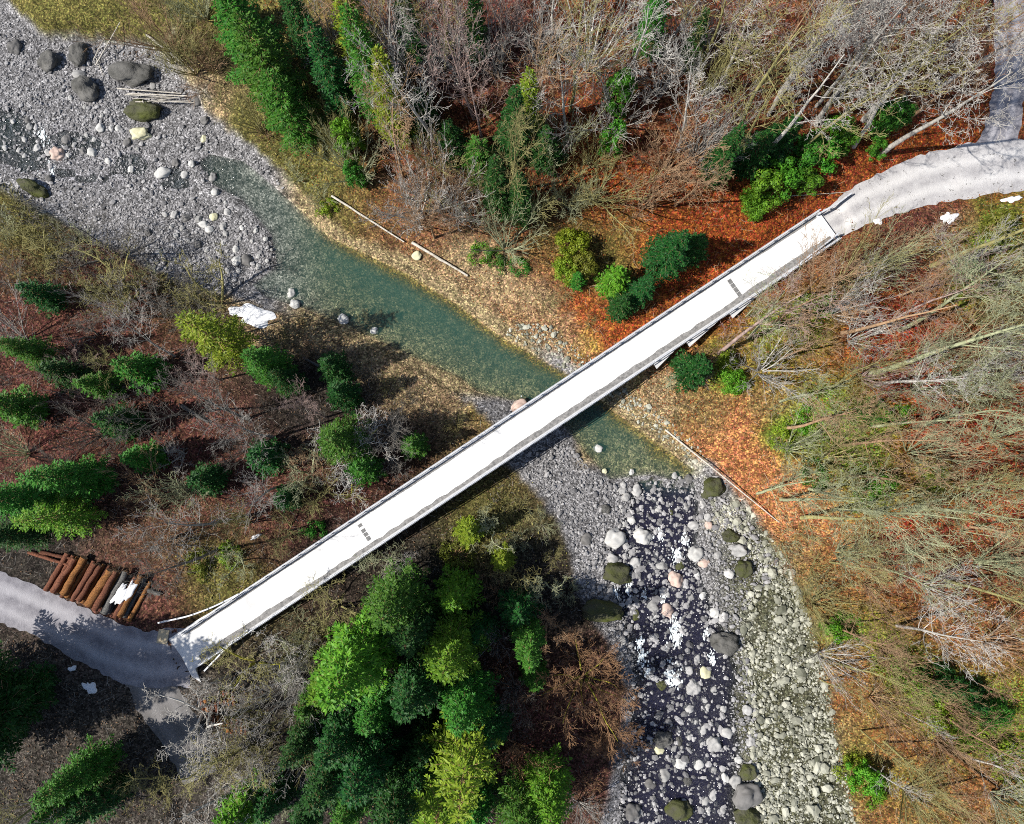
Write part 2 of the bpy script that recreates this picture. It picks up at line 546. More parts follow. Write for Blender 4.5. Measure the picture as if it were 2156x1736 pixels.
# ------------------------------------------------------------------ ground colours: litter, moss, earth, gravel
ORANGE, RED, BROWN, PURPLE = (0.25, 0.06, 0.014), (0.24, 0.045, 0.016), (0.14, 0.05, 0.022), (0.11, 0.045, 0.032)  # the purple is litter with the shade over it painted in
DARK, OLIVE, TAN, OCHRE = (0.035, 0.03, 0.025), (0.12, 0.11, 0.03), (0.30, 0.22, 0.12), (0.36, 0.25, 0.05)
EARTH, MOSS, RUST, GREYL, PALE = (0.34, 0.14, 0.055), (0.12, 0.18, 0.02), (0.18, 0.085, 0.03), (0.07, 0.06, 0.05), (0.30, 0.28, 0.25)
ZONES = [(ORANGE, 60, [(1500, 520), (1580, 500), (1650, 470), (1850, 340), (1950, 300), (1330, 690), (1220, 640), (1240, 330), (1250, 420), (1450, 570), (1740, 400)]),
         (EARTH, 40, [(1560, 950), (1600, 1010), (1640, 1060), (1700, 1110), (1540, 880)]),
         (RED, 60, [(1880, 720), (2000, 900), (2100, 1050), (1900, 1130)]),
         (BROWN, 80, [(1150, 450), (1350, 200), (1500, 150), (1700, 200), (1000, 300), (1300, 60), (1900, 100), (1800, 480), (1700, 600), (2000, 1200)]),
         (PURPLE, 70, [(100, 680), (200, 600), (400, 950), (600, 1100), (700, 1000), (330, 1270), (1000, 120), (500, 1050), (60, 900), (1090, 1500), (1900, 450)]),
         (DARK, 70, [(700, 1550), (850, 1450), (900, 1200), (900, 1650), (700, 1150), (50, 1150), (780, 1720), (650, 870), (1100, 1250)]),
         (OLIVE, 60, [(400, 500), (100, 450), (500, 1190), (450, 1240), (1000, 1150), (620, 330), (400, 60), (450, 30), (250, 40), (1280, 560), (1200, 500), (560, 250)]),
         (TAN, 35, [(560, 650), (650, 690), (750, 740), (850, 790), (940, 830), (1130, 640), (1180, 700), (1300, 800), (1380, 840), (1060, 590), (980, 560), (430, 140), (480, 220)]),
         (OCHRE, 18, [(1230, 715), (1322, 800), (620, 660), (1010, 850)]),
         (MOSS, 45, [(1880, 1400), (1950, 1450), (2060, 1540), (2140, 1600), (1830, 1640), (1700, 900), (1800, 950), (1700, 660), (1790, 1330)]),
         (RUST, 50, [(1800, 1400), (1900, 1560), (2050, 1640), (1750, 1500), (1760, 1250), (1850, 1700), (2000, 1330)]),
         ((0.19, 0.13, 0.05), 30, [(1680, 1180), (1720, 1240), (1700, 1130), (1760, 1400), (1780, 1560), (1820, 1720), (1500, 860), (1440, 830), (1600, 860), (2120, 620), (2000, 520)]),
         (MOSS, 26, [(1540, 790), (1640, 700), (1760, 880), (1860, 900), (1960, 1010), (1840, 1040), (2100, 470), (2030, 590), (1650, 930)]),
         (GREYL, 80, [(100, 1550), (250, 1550), (400, 1560), (60, 1680), (600, 1600), (480, 1500)]),
         (PALE, 16, [(350, 85), (380, 120), (420, 170)])]


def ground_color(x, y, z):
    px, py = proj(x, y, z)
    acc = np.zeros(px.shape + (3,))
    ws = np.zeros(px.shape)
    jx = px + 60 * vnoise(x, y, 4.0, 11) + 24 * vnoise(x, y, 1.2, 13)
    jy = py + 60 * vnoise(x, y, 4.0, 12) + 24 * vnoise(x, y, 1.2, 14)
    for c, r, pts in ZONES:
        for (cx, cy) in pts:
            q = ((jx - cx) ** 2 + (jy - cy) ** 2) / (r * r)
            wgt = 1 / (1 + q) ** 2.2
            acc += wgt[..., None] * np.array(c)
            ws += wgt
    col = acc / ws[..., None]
    ins = inside(x, y, RIV)
    d, _ = dist_line(x, y, RIV, True)
    k = np.where(ins, 1.0, 1 - sstep(0, 1.2, d + 0.8 * vnoise(x, y, 1.0, 15)))
    right = sstep(1450, 1600, px + 40 * vnoise(x, y, 3, 16)) * sstep(1000, 1150, py)
    bar = np.array([0.22, 0.215, 0.22])[None] * (1 - right[..., None]) + np.array([0.10, 0.10, 0.06])[None] * right[..., None]
    pl = (sstep(560, 640, px) * sstep(1180, 1100, px) * sstep(850, 820, py - 0 * px) + sstep(1200, 1230, px) * sstep(1500, 1460, px) * sstep(1000, 960, py))[..., None]
    pl = np.clip(pl, 0, 1)
    bar = bar * (1 - pl) + np.array([0.27, 0.21, 0.115]) * pl
    wet = sstep(0.1, -0.3, z)[..., None]
    silt = sstep(350, 700, px)[..., None] * sstep(1040, 980, py)[..., None]
    up_pool = sstep(300, 420, px)[..., None] * sstep(760, 560, px)[..., None]
    silt = silt * (1 - up_pool)
    och = (1 - sstep(1.0, 3.0, dist_line(x, y, POO_R)[0] + 1.2 * vnoise(x, y, 2.0, 17)))[..., None]
    rap = sstep(990, 1040, py)[..., None]
    bed = np.array([0.34, 0.33, 0.31]) * (1 - rap) + np.array([0.075, 0.07, 0.085]) * rap
    bed = bed * (1 - silt) + (np.array([0.40, 0.36, 0.20]) * (1 - och) + np.array([0.36, 0.24, 0.05]) * och) * silt
    shallow_edge = ins[..., None] * 1.0
    sand = np.clip(1.3 * np.exp(-((jx - 1537) ** 2 + (jy - 1079) ** 2) / 900.) + 1.2 * np.exp(-((jx - 1475) ** 2 + (jy - 985) ** 2) / 500.), 0, 1)[..., None]
    bar = bar * (1 - sand) + np.array([0.50, 0.48, 0.38]) * sand
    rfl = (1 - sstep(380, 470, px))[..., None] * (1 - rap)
    bed = bed * (1 - rfl) + np.array([0.30, 0.30, 0.37]) * rfl  # lavender tint paints the sky's reflection into the riffle bed
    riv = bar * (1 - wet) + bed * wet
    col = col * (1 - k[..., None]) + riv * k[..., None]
    return col


# ------------------------------------------------------------------ ground
def axis(lo, hi, step, far):
    core = np.arange(lo, hi + step / 2, step)
    g = np.array([2, 5, 10, 20, 40, 80, 160, 320, 640, 1200, far])
    return np.concatenate([lo - g[::-1], core, hi + g])


gx, gy = axis(-84, 84, 0.42, 2400), axis(-62, 74, 0.42, 2400)
GX, GY = np.meshgrid(gx, gy)
fx, fy = GX.ravel(), GY.ravel()
GZ = height(fx, fy)
nx, ny = len(gx), len(gy)
ii = np.arange(nx * ny).reshape(ny, nx)
Q = np.stack([ii[:-1, :-1], ii[:-1, 1:], ii[1:, 1:], ii[1:, :-1]], 2).reshape(-1, 4)
gm, n, b = newmat('forest_floor')
at = n.nodes.new('ShaderNodeVertexColor')
at.layer_name = 'ground'
wp = worldpos(n)
vo = n.nodes.new('ShaderNodeTexVoronoi')
vo.inputs['Scale'].default_value = 5.5
n.links.new(wp, vo.inputs['Vector'])
sep = n.nodes.new('ShaderNodeSeparateColor')
n.links.new(vo.outputs['Color'], sep.inputs[0])
f1 = ramp(n, sep.outputs[0], [(0.0, 0.28), (0.45, 0.75), (0.8, 1.25), (1.0, 2.1)])
f2 = ramp(n, noise(n, 0.9, 3, wp, 0.7), [(0.3, 0.45), (0.5, 0.95), (0.72, 1.6)])
c = mixc(n, 1.0, at.outputs[0], f1, 'MULTIPLY')
c = mixc(n, 1.0, c, f2, 'MULTIPLY')
hs = n.nodes.new('ShaderNodeHueSaturation')
n.links.new(c, hs.inputs['Color'])
n.links.new(mathn(n, 'ADD', mathn(n, 'MULTIPLY', sep.outputs[1], 0.05), 0.475), hs.inputs['Hue'])
n.links.new(hs.outputs[0], b.inputs['Base Color'])
b.inputs['Roughness'].default_value = 0.95
b.inputs['Specular IOR Level'].default_value = 0.15
hgt = mathn(n, 'ADD', noise(n, 3.0, 2, wp, 0.75), mathn(n, 'MULTIPLY', sep.outputs[2], 0.35))
bump(n, b, hgt, 1.0, 0.22)
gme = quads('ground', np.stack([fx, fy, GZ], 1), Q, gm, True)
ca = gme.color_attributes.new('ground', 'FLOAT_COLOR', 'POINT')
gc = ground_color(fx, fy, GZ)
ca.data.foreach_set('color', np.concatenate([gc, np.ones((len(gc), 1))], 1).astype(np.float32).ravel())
_gz = GZ.reshape(ny, nx)[11:-11, 11:-11]
_x0, _y0, _hs = gx[11], gy[11], gx[12] - gx[11]


def zat(x, y):
    f, g = (x - _x0) / _hs, (y - _y0) / _hs
    i = min(max(int(f), 0), _gz.shape[1] - 2)
    j = min(max(int(g), 0), _gz.shape[0] - 2)
    f, g = min(max(f - i, 0), 1), min(max(g - j, 0), 1)
    return float((_gz[j, i] * (1 - f) + _gz[j, i + 1] * f) * (1 - g) + (_gz[j + 1, i] * (1 - f) + _gz[j + 1, i + 1] * f) * g)


def hfast(x, y):
    f, g = (np.asarray(x, float) - _x0) / _hs, (np.asarray(y, float) - _y0) / _hs
    i = np.clip(f.astype(int), 0, _gz.shape[1] - 2)
    j = np.clip(g.astype(int), 0, _gz.shape[0] - 2)
    f, g = np.clip(f - i, 0, 1), np.clip(g - j, 0, 1)
    return (_gz[j, i] * (1 - f) + _gz[j, i + 1] * f) * (1 - g) + (_gz[j + 1, i] * (1 - f) + _gz[j + 1, i + 1] * f) * g


ground = tag(obj('ground', gme), 'leaf littered valley floor and slopes either side of river', kind='structure')

# ------------------------------------------------------------------ water
wx = np.arange(-84, 60, 0.5)
wy = np.arange(-62, 74, 0.5)
WX, WY = np.meshgrid(wx, wy)
wfx, wfy = WX.ravel(), WY.ravel()
wz = height(wfx, wfy)
wi = np.arange(len(wfx)).reshape(WX.shape)
Q = np.stack([wi[:-1, :-1], wi[:-1, 1:], wi[1:, 1:], wi[1:, :-1]], 2).reshape(-1, 4)
keep = (wz[Q].min(1) < 0.12) & (dist_line(wfx[Q[:, 0]], wfy[Q[:, 0]], RIV, True)[0] * np.where(inside(wfx[Q[:, 0]], wfy[Q[:, 0]], RIV), -1, 1) < 1.0)
Q = Q[keep]
used, inv = np.unique(Q, return_inverse=True)
Q = inv.reshape(-1, 4)
V = np.stack([wfx[used], wfy[used], 0.02 * vnoise(wfx[used], wfy[used], 1.4, 8)], 1)
wm, n, b = newmat('river_water')
at = n.nodes.new('ShaderNodeAttribute')
at.attribute_name = 'depth'
wp = worldpos(n)
ab = mathn(n, 'MULTIPLY', at.outputs['Fac'], -0.85)
murk = mathn(n, 'SUBTRACT', 1.0, mathn(n, 'POWER', 2.718, ab), True)
b.inputs['Base Color'].default_value = (0.03, 0.085, 0.075, 1)
b.inputs['Roughness'].default_value = 0.06
b.inputs['IOR'].default_value = 1.33
tr = n.nodes.new('ShaderNodeBsdfTransparent')
tr.inputs[0].default_value = (0.90, 0.93, 0.91, 1)
gl = n.nodes.new('ShaderNodeBsdfGlossy')
gl.inputs['Roughness'].default_value = 0.05
df = n.nodes.new('ShaderNodeBsdfDiffuse')
df.inputs[0].default_value = (0.05, 0.10, 0.085, 1)
m1 = n.nodes.new('ShaderNodeMixShader')
n.links.new(murk, m1.inputs[0])
n.links.new(tr.outputs[0], m1.inputs[1])
n.links.new(df.outputs[0], m1.inputs[2])
fr = n.nodes.new('ShaderNodeFresnel')
fr.inputs[0].default_value = 1.33
m2 = n.nodes.new('ShaderNodeMixShader')
n.links.new(fr.outputs[0], m2.inputs[0])
n.links.new(m1.outputs[0], m2.inputs[1])
n.links.new(gl.outputs[0], m2.inputs[2])
n.links.new(m2.outputs[0], n.nodes['Material Output'].inputs[0])
n.nodes.remove(b)
rp = n.nodes.new('ShaderNodeAttribute')
rp.attribute_name = 'rapids'
n.links.new(mixc(n, rp.outputs['Fac'], (0.028, 0.085, 0.068), (0.03, 0.03, 0.07)), df.inputs[0])
bp = n.nodes.new('ShaderNodeBump')
bp.inputs['Strength'].default_value = 1.0
sh = n.nodes.new('ShaderNodeAttribute')
sh.attribute_name = 'riffle'
hh = mathn(n, 'ADD', noise(n, 2.6, 5, wp, 0.65), mathn(n, 'MULTIPLY', noise(n, 7.0, 2, wp, 0.5), 0.3))
amp = mathn(n, 'ADD', mathn(n, 'MULTIPLY', sh.outputs['Fac'], 0.5), 0.04)
n.links.new(amp, bp.inputs['Distance'])
n.links.new(hh, bp.inputs['Height'])
for q_ in (gl, fr):
    n.links.new(bp.outputs[0], q_.inputs['Normal'])
wme = quads('water', V, Q, wm, True)
a_ = wme.attributes.new('depth', 'FLOAT', 'POINT')
a_.data.foreach_set('value', np.clip(-wz[used], 0, 5).astype(np.float32))
a_ = wme.attributes.new('riffle', 'FLOAT', 'POINT')
ppx, ppy = proj(wfx[used], wfy[used], 0)
rf = np.clip(1 - sstep(420, 520, ppx) + sstep(1020, 1080, ppy), 0, 1)
a_.data.foreach_set('value', rf.astype(np.float32))
a_ = wme.attributes.new('rapids', 'FLOAT', 'POINT')
a_.data.foreach_set('value', sstep(985, 1060, ppy).astype(np.float32))
water = tag(obj('water', wme), 'clear green brown river water', kind='structure')

# ------------------------------------------------------------------ roads
def strip(name, pts, half, zs, mat, lift, n=80, m=12, jitter=0.5, seed=0):
    pts = np.asarray(pts, float)
    t = np.linspace(0, len(pts) - 1, n)
    from_np = lambda a: np.interp(t, np.arange(len(a)), a)
    # smooth the centre line
    X, Y = from_np(pts[:, 0]), from_np(pts[:, 1])
    for _ in range(3 * n // len(pts) // 2):
        X[1:-1] = (X[:-2] + 2 * X[1:-1] + X[2:]) / 4
        Y[1:-1] = (Y[:-2] + 2 * Y[1:-1] + Y[2:]) / 4
    T = np.stack([np.gradient(X), np.gradient(Y)], 1)
    T /= np.linalg.norm(T, axis=1, keepdims=True)
    N = np.stack([-T[:, 1], T[:, 0]], 1)
    hw = from_np(np.broadcast_to(np.asarray(half, float), (len(pts),)))
    s = np.linspace(-1, 1, m)
    off = hw[:, None] * s[None]
    edge = jitter * (vnoise(X * 3, Y * 3, 2.0, 20 + seed)[:, None] * (s[None] > 0.9) - vnoise(X * 3, Y * 3, 2.0, 21 + seed)[:, None] * (s[None] < -0.9))
    off = off + edge
    VX = X[:, None] + N[:, 0:1] * off
    VY = Y[:, None] + N[:, 1:2] * off
    VZ = height(VX.ravel(), VY.ravel()) + lift
    idx = np.arange(n * m).reshape(n, m)
    Qd = np.stack([idx[:-1, :-1], idx[1:, :-1], idx[1:, 1:], idx[:-1, 1:]], 2).reshape(-1, 4)
    me = quads(name, np.stack([VX.ravel(), VY.ravel(), VZ], 1), Qd[:, ::-1], mat, True)
    uv = me.attributes.new('across', 'FLOAT', 'POINT')
    uv.data.foreach_set('value', np.tile(s, n).astype(np.float32))
    return obj(name, me)


def road_mat(name, c0, c1, rut, spots=0.0):
    m, n, b = newmat(name)
    wp = worldpos(n)
    a = n.nodes.new('ShaderNodeAttribute')
    a.attribute_name = 'across'
    f = ramp(n, noise(n, 0.7, 7, wp, 0.75), [(0.3, 0.0), (0.7, 1.0)])
    c = mixc(n, f, c0, c1)
    # two wheel tracks, worn smooth and paler, with broken edges
    ac = mathn(n, 'ADD', a.outputs['Fac'], mathn(n, 'MULTIPLY', mathn(n, 'SUBTRACT', noise(n, 0.25, 3, wp), 0.5), 0.5))
    tr = mathn(n, 'ABSOLUTE', mathn(n, 'SUBTRACT', mathn(n, 'ABSOLUTE', ac), 0.42))
    tr = ramp(n, tr, [(0.0, 1.0), (0.12, 0.7), (0.3, 0.0)])
    c = mixc(n, mathn(n, 'MULTIPLY', tr, 0.6), c, rut)
    if spots:
        sp = ramp(n, noise(n, 1.3, 5, wp, 0.8), [(0.60, 0.0), (0.65, spots)])
        c = mixc(n, sp, c, (0.05, 0.045, 0.04))
    n.links.new(c, b.inputs['Base Color'])
    b.inputs['Roughness'].default_value = 0.95
    bump(n, b, noise(n, 7.0, 6, wp, 0.75), 1.0, 0.08)
    return m


M['road_w'] = road_mat('gravel_track', (0.13, 0.125, 0.145), (0.32, 0.31, 0.335), (0.44, 0.43, 0.455))
M['road_e'] = road_mat('pale_gravel_road', (0.30, 0.29, 0.30), (0.52, 0.51, 0.51), (0.66, 0.65, 0.64), 0.9)
M['track'] = road_mat('dirt_track', (0.10, 0.095, 0.09), (0.2, 0.19, 0.19), (0.24, 0.23, 0.23))
tag(strip('road', RW, [3.0, 2.9, 2.8, 3.0, 3.4, 3.6], None, M['road_w'], 0.05, seed=1), 'grey gravel road curving up to the bridge below the log pile', kind='structure')
tag(strip('track', RW2, [2.6, 2.8, 2.6, 2.0], None, M['track'], 0.035, seed=2), 'muddy track under the bare trees south of the bridge', kind='structure')
tag(strip('road', RE, [2.0, 2.0, 2.7, 3.3, 3.6, 3.3, 3.0], None, M['road_e'], 0.06, seed=3), 'pale gravel road leaving the far end of the bridge', kind='structure')
tag(strip('track', RE2, [2.6, 2.2, 2.0, 2.0, 2.0], None, M['road_w'], 0.045, seed=4), 'shaded side road climbing under tall trees', kind='structure')

# ------------------------------------------------------------------ bridge
A0 = np.array([*DK[0], DECKZ])
A1 = np.array([*DK[1], DECKZ])
U = (A1 - A0)
BL = np.linalg.norm(U)
U /= BL
N_ = np.array([-U[1], U[0], 0.0])           # towards the upper left of the photo
ZV = np.array([0, 0, 1.0])


def bp_(s, v, z):                            # bridge coordinates -> world
    return A0 + U * s + N_ * v + ZV * z


def s_of(dx, dy):
    x, y = up(dx, dy, DECKZ)
    return float(np.dot(np.array([x, y, DECKZ]) - A0, U))


def barbox(pile, s0, s1, v0, v1, z0, z1):
    pile.box(bp_((s0 + s1) / 2, (v0 + v1) / 2, (z0 + z1) / 2), s1 - s0, v1 - v0, z1 - z0, U, N_, ZV)


def bpart(name, boxes, mat, parent, label=None, smooth=False):
    p = Pile()
    for bx in boxes:
        barbox(p, *bx)
    o = obj(name, p.mesh(name, mat, smooth), parent)
    if label:
        o['label'] = label
    return o


bridge = empty('road_bridge', (0, 0, 0))
tag(bridge, 'long straight white concrete road bridge with steel railings crossing the river', 'bridge')
HWD = 1.95
j0, j1 = s_of(770, 1125), s_of(1550, 611)
for (s0, s1) in ((0.0, j0 - 0.3), (j0 + 0.3, j1 - 0.3), (j1 + 0.3, BL)):
    p = Pile()
    ns = max(2, int((s1 - s0) / 2))
    barbox(p, s0, s1, -HWD, HWD, -0.35, 0)
    obj('deck', p.mesh('deck', M['concrete']), bridge)
# expansion joints: patched strips sunk between the slabs
for js in (j0, j1):
    bpart('expansion_joint', [(js - 0.3, js + 0.3, -HWD, HWD, -0.35, -0.012)], M['concrete'], bridge)
for js, cells in ((j0, [(-1.05, -0.5), (-0.42, 0.05), (0.15, 0.6), (0.95, 1.35)]), (j1, [(-1.35, -0.7), (-0.65, 0.0), (0.06, 0.62), (0.68, 1.3)])):
    for (v0, v1) in cells:
        bpart('joint_plate', [(js - 0.26, js + 0.26, v0, v1, -0.012, 0.008)], M['joint'], bridge)
for sg in (-1, 1):
    v0, v1 = sorted((sg * HWD, sg * (HWD + 0.42)))
    bpart('kerb', [(0, BL, v0, v1, -0.45, 0.14)], M['kerb'], bridge)
    bpart('handrail', [(0.2, BL - 0.2, sg * (HWD + 0.30) - 0.05, sg * (HWD + 0.30) + 0.05, 1.02, 1.12)], M['galv'], bridge)
    bpart('guardrail', [(0.2, BL - 0.2, sg * (HWD + 0.16) - 0.035, sg * (HWD + 0.16) + 0.035, 0.45, 0.75)], M['galv'], bridge)
    bpart('cable', [(0.2, BL - 0.2, sg * (HWD + 0.40) - 0.02, sg * (HWD + 0.40) + 0.02, 0.86, 0.9)], M['galv'], bridge)
    pm = None
    s = 0.6
    while s < BL - 0.2:
        if pm is None:
            p = Pile()
            p.box((0, 0, 0.6), 0.12, 0.14, 0.92, U, N_, ZV)
            pm = p.mesh('post', M['galv'])
        o = obj('post', pm, bridge, tuple(bp_(s, sg * (HWD + 0.27), 0)))
        s += 2.4
# grit swept against the kerbs: thin uneven ribbons
for sg, wbase, seed in ((-1, 0.62, 31), (1, 0.22, 32)):
    ss = np.arange(0.5, BL - 0.5, 0.35)
    wv = np.clip(wbase + 0.4 * wbase * vnoise(ss * 1.0, ss * 0, 1.2, seed) + 1.1 * wbase * vnoise(ss, ss * 0, 14.0, seed + 5) + 0.06 * vnoise(ss, ss * 0, .4, seed + 9), 0.05, 1.2)
    Va = np.array([bp_(a, sg * (HWD - 0.002), 0.03) for a in ss])
    Vb = np.array([bp_(a, sg * (HWD - wv[i]), 0.006) for i, a in enumerate(ss)])
    V = np.empty((2 * len(ss), 3))
    V[0::2], V[1::2] = Va, Vb
    k_ = np.arange(len(ss) - 1) * 2
    Qd = np.stack([k_, k_ + 1, k_ + 3, k_ + 2], 1)
    if sg > 0:
        Qd = Qd[:, ::-1]
    obj('grit_strip', quads('grit_strip', V, Qd, M['dirt']), bridge)
# faint tyre scuffs are left to the concrete; girders, cross beams and piers under the deck
for v in (-1.45, 1.45):
    bpart('girder', [(j0 - 1, j1 + 1, v - 0.22, v + 0.22, -0.42, -0.36), (j0 - 1, j1 + 1, v - 0.06, v + 0.06, -1.7, -0.42), (j0 - 1, j1 + 1, v - 0.25, v + 0.25, -1.78, -1.7)], M['bluesteel'], bridge)
s = j0 + 3
while s < j1 - 2:
    bpart('cross_beam', [(s - 0.08, s + 0.08, -1.38, 1.38, -1.3, -0.6)], M['bluesteel'], bridge)
    s += 5.5
for s in (s_of(1035, 950), s_of(1360, 735)):
    x, y = bp_(s, 0, 0)[:2]
    g = zat(x, y)
    bpart('pier', [(s - 0.6, s + 0.6, -1.9, 1.9, -2.3, -1.8), (s - 0.45, s + 0.45, -1.5, 1.5, g - DECKZ - 1.0, -2.3)], M['kerb'], bridge)
for s0, s1 in ((0.3, j0), (j1, BL - 0.3)):
    bpart('abutment', [(s0, s1, -1.95, 1.95, -4.5, -0.36)], M['kerb'], bridge)
# bracing gussets standing out under the railing on the downstream side
for (dx, dy, ln) in ((1484, 704, 5.0), (1572, 640, 5.0), (1404, 756, 3.5)):
    s = s_of(dx, dy)
    V = [bp_(s - ln / 2, -HWD - 0.42, 0.0), bp_(s + ln / 2, -HWD - 0.42, 0.0), bp_(s - ln / 2, -HWD - 1.15, 0.0),
         bp_(s - ln / 2, -HWD - 0.42, -0.3), bp_(s + ln / 2, -HWD - 0.42, -0.3), bp_(s - ln / 2, -HWD - 1.15, -0.3)]
    obj('bracket', mesh_np('bracket', V, [0, 2, 1, 3, 4, 5, 0, 1, 4, 3, 1, 2, 5, 4, 2, 0, 3, 5], [3, 3, 4, 4, 4], M['kerb']), bridge)

# concrete apron at the near end of the bridge
ap = upl([(357, 1345), (420, 1303), (492, 1262), (540, 1300), (520, 1322), (470, 1365), (412, 1408), (424, 1436), (405, 1425), (385, 1385)], 5.32)
V = [(x, y, zz) for zz in (5.60, 4.9) for x, y in ap]
k_ = len(ap)
ff = list(range(k_)) + list(range(2 * k_ - 1, k_ - 1, -1))
sz = [k_, k_]
for i in range(k_):
    ff += [i, k_ + i, k_ + (i + 1) % k_, (i + 1) % k_]
    sz.append(4)
V = [(x, y, 5.47 if z > 5.5 else z) for x, y, z in V]
tag(obj('concrete_apron', mesh_np('concrete_apron', V, ff, sz, M['concrete'])), 'pale triangular concrete slab where the gravel road meets the bridge', 'slab', kind='structure')


def guardrail(pts, z, label):
    P = upl(pts, z)
    t = np.linspace(0, len(P) - 1, 24)
    P = np.stack([np.interp(t, np.arange(len(P)), P[:, 0]), np.interp(t, np.arange(len(P)), P[:, 1])], 1)
    for _ in range(6):
        P[1:-1] = (P[:-2] + 2 * P[1:-1] + P[2:]) / 4
    zz = np.full(len(P), DECKZ - 0.05)
    r = empty('guardrail', (P[0][0], P[0][1], 5.2))
    tag(r, label, 'guardrail')
    off = np.array([P[0][0], P[0][1], 5.2])
    for nm, h, th, hh_ in (('rail', 0.6, 0.05, 0.3), ('handrail', 1.05, 0.09, 0.1)):
        T = np.gradient(P, axis=0)
        T /= np.linalg.norm(T, axis=1, keepdims=True)
        Nn = np.stack([-T[:, 1], T[:, 0]], 1) * th
        V, Qd = [], []
        for i in range(len(P)):
            for sx, sz_ in ((-1, -1), (1, -1), (1, 1), (-1, 1)):
                V.append((P[i, 0] + sx * Nn[i, 0] - off[0], P[i, 1] + sx * Nn[i, 1] - off[1], zz[i] + h + sz_ * hh_ / 2 - off[2]))
        for i in range(len(P) - 1):
            for j in range(4):
                Qd.append((4 * i + j, 4 * i + (j + 1) % 4, 4 * i + 4 + (j + 1) % 4, 4 * i + 4 + j))
        obj(nm, quads(nm, V, Qd, M['galv']), r)
    L = np.concatenate([[0], np.cumsum(np.linalg.norm(np.diff(P, axis=0), axis=1))])
    pm = None
    for d in np.arange(0.3, L[-1], 2.0):
        x, y = np.interp(d, L, P[:, 0]), np.interp(d, L, P[:, 1])
        if pm is None:
            q = Pile()
            q.box((0, 0, 0.5), 0.12, 0.12, 1.4)
            pm = q.mesh('post', M['galv'])
        obj('post', pm, r, (x - off[0], y - off[1], DECKZ - 0.05 - off[2]))


guardrail([(335, 1311), (400, 1297), (455, 1276), (505, 1250)], 6.2, 'curved steel guardrail beside the gravel road below the log pile')
guardrail([(523, 1327), (490, 1352), (455, 1388), (432, 1412)], 6.2, 'curved steel guardrail under bare twigs at near end of bridge')
guardrail([(1722, 452), (1760, 432), (1792, 408)], 6.3, 'short straight guardrail running up to the orange leaf slope')
guardrail([(1765, 492), (1730, 520), (1690, 550), (1650, 585)], 6.2, 'steel guardrail half hidden by twigs on road side by pinkish scrub')

# ------------------------------------------------------------------ stones
def stone_mesh(name, sub, seed, angular=0.0):
    bm = bmesh.new()
    bmesh.ops.create_icosphere(bm, subdivisions=sub, radius=0.5)
    r = np.random.default_rng(seed)
    V = np.array([v.co[:] for v in bm.verts])
    nrm = V / 0.5
    d = np.zeros(len(V))
    for k in range(5):
        dv = r.normal(size=3)
        dv /= np.linalg.norm(dv)
        ph = r.random() * 6
        d += 0.06 * np.sin((2.0 + 1.3 * k) * (nrm @ dv) + ph)
    if angular:
        rad = np.ones(len(V))
        for k in range(26 if sub > 2 else 12):             # cut planes make broken faces
            dv = r.normal(size=3)
            dv /= np.linalg.norm(dv)
            lim = 0.72 + 0.26 * r.random()
            t = nrm @ dv
            rad = np.where(t > 0.3, np.minimum(rad, lim / np.maximum(t, 0.3)), rad)
        d += (rad - 1) * angular
    if sub > 2:
        for k in range(14):
            dv = r.normal(size=3)
            d += 0.012 * np.sin(9 * (nrm @ dv) + 6 * r.random())
    V = V * (1 + d)[:, None]
    for v, c in zip(bm.verts, V):
        v.co = c
    me = bpy.data.meshes.new(name)
    bm.to_mesh(me)
    bm.free()
    me.polygons.foreach_set('use_smooth', np.ones(len(me.polygons), bool))
    me.materials.append(M['stone'])
    return me


ST_ROUND = [stone_mesh('boulder', 3, 100 + k, 0.8) for k in range(7)]
ST_BIG = [stone_mesh('boulder', 4, 200 + k, 1.0) for k in range(5)]


def setmat(o, m):
    o.material_slots[0].link = 'OBJECT'
    o.material_slots[0].material = m


def cA(x, y): return ((2000 + x / 1.4) / 1.7282, (1650 + y / 1.4) / 1.7282)
def cB(x, y): return ((2100 + x / 1.4) / 1.7282, (2300 + y / 1.4) / 1.7282)
def cC(x, y): return ((x / 1.4) / 1.7282, (50 + y / 1.4) / 1.7282)
def cD(x, y): return ((500 + x / 1.8667) / 1.7282, (600 + y / 1.8667) / 1.7282)


KA = 1 / 1.4 / 1.7282
KD = 1 / 1.8667 / 1.7282
stones = []          # (dx, dy, width px, aspect, material key, label or None, big)


def addst(fn, k, lst):
    for t in lst:
        x, y, wd = t[:3]
        asp = t[3] if len(t) > 3 else 1.0
        mk = t[4] if len(t) > 4 else 'stone'
        lb = t[5] if len(t) > 5 else None
        dx, dy = fn(x, y)
        stones.append((dx, dy, wd * k, asp, mk, lb, wd * k > 32))


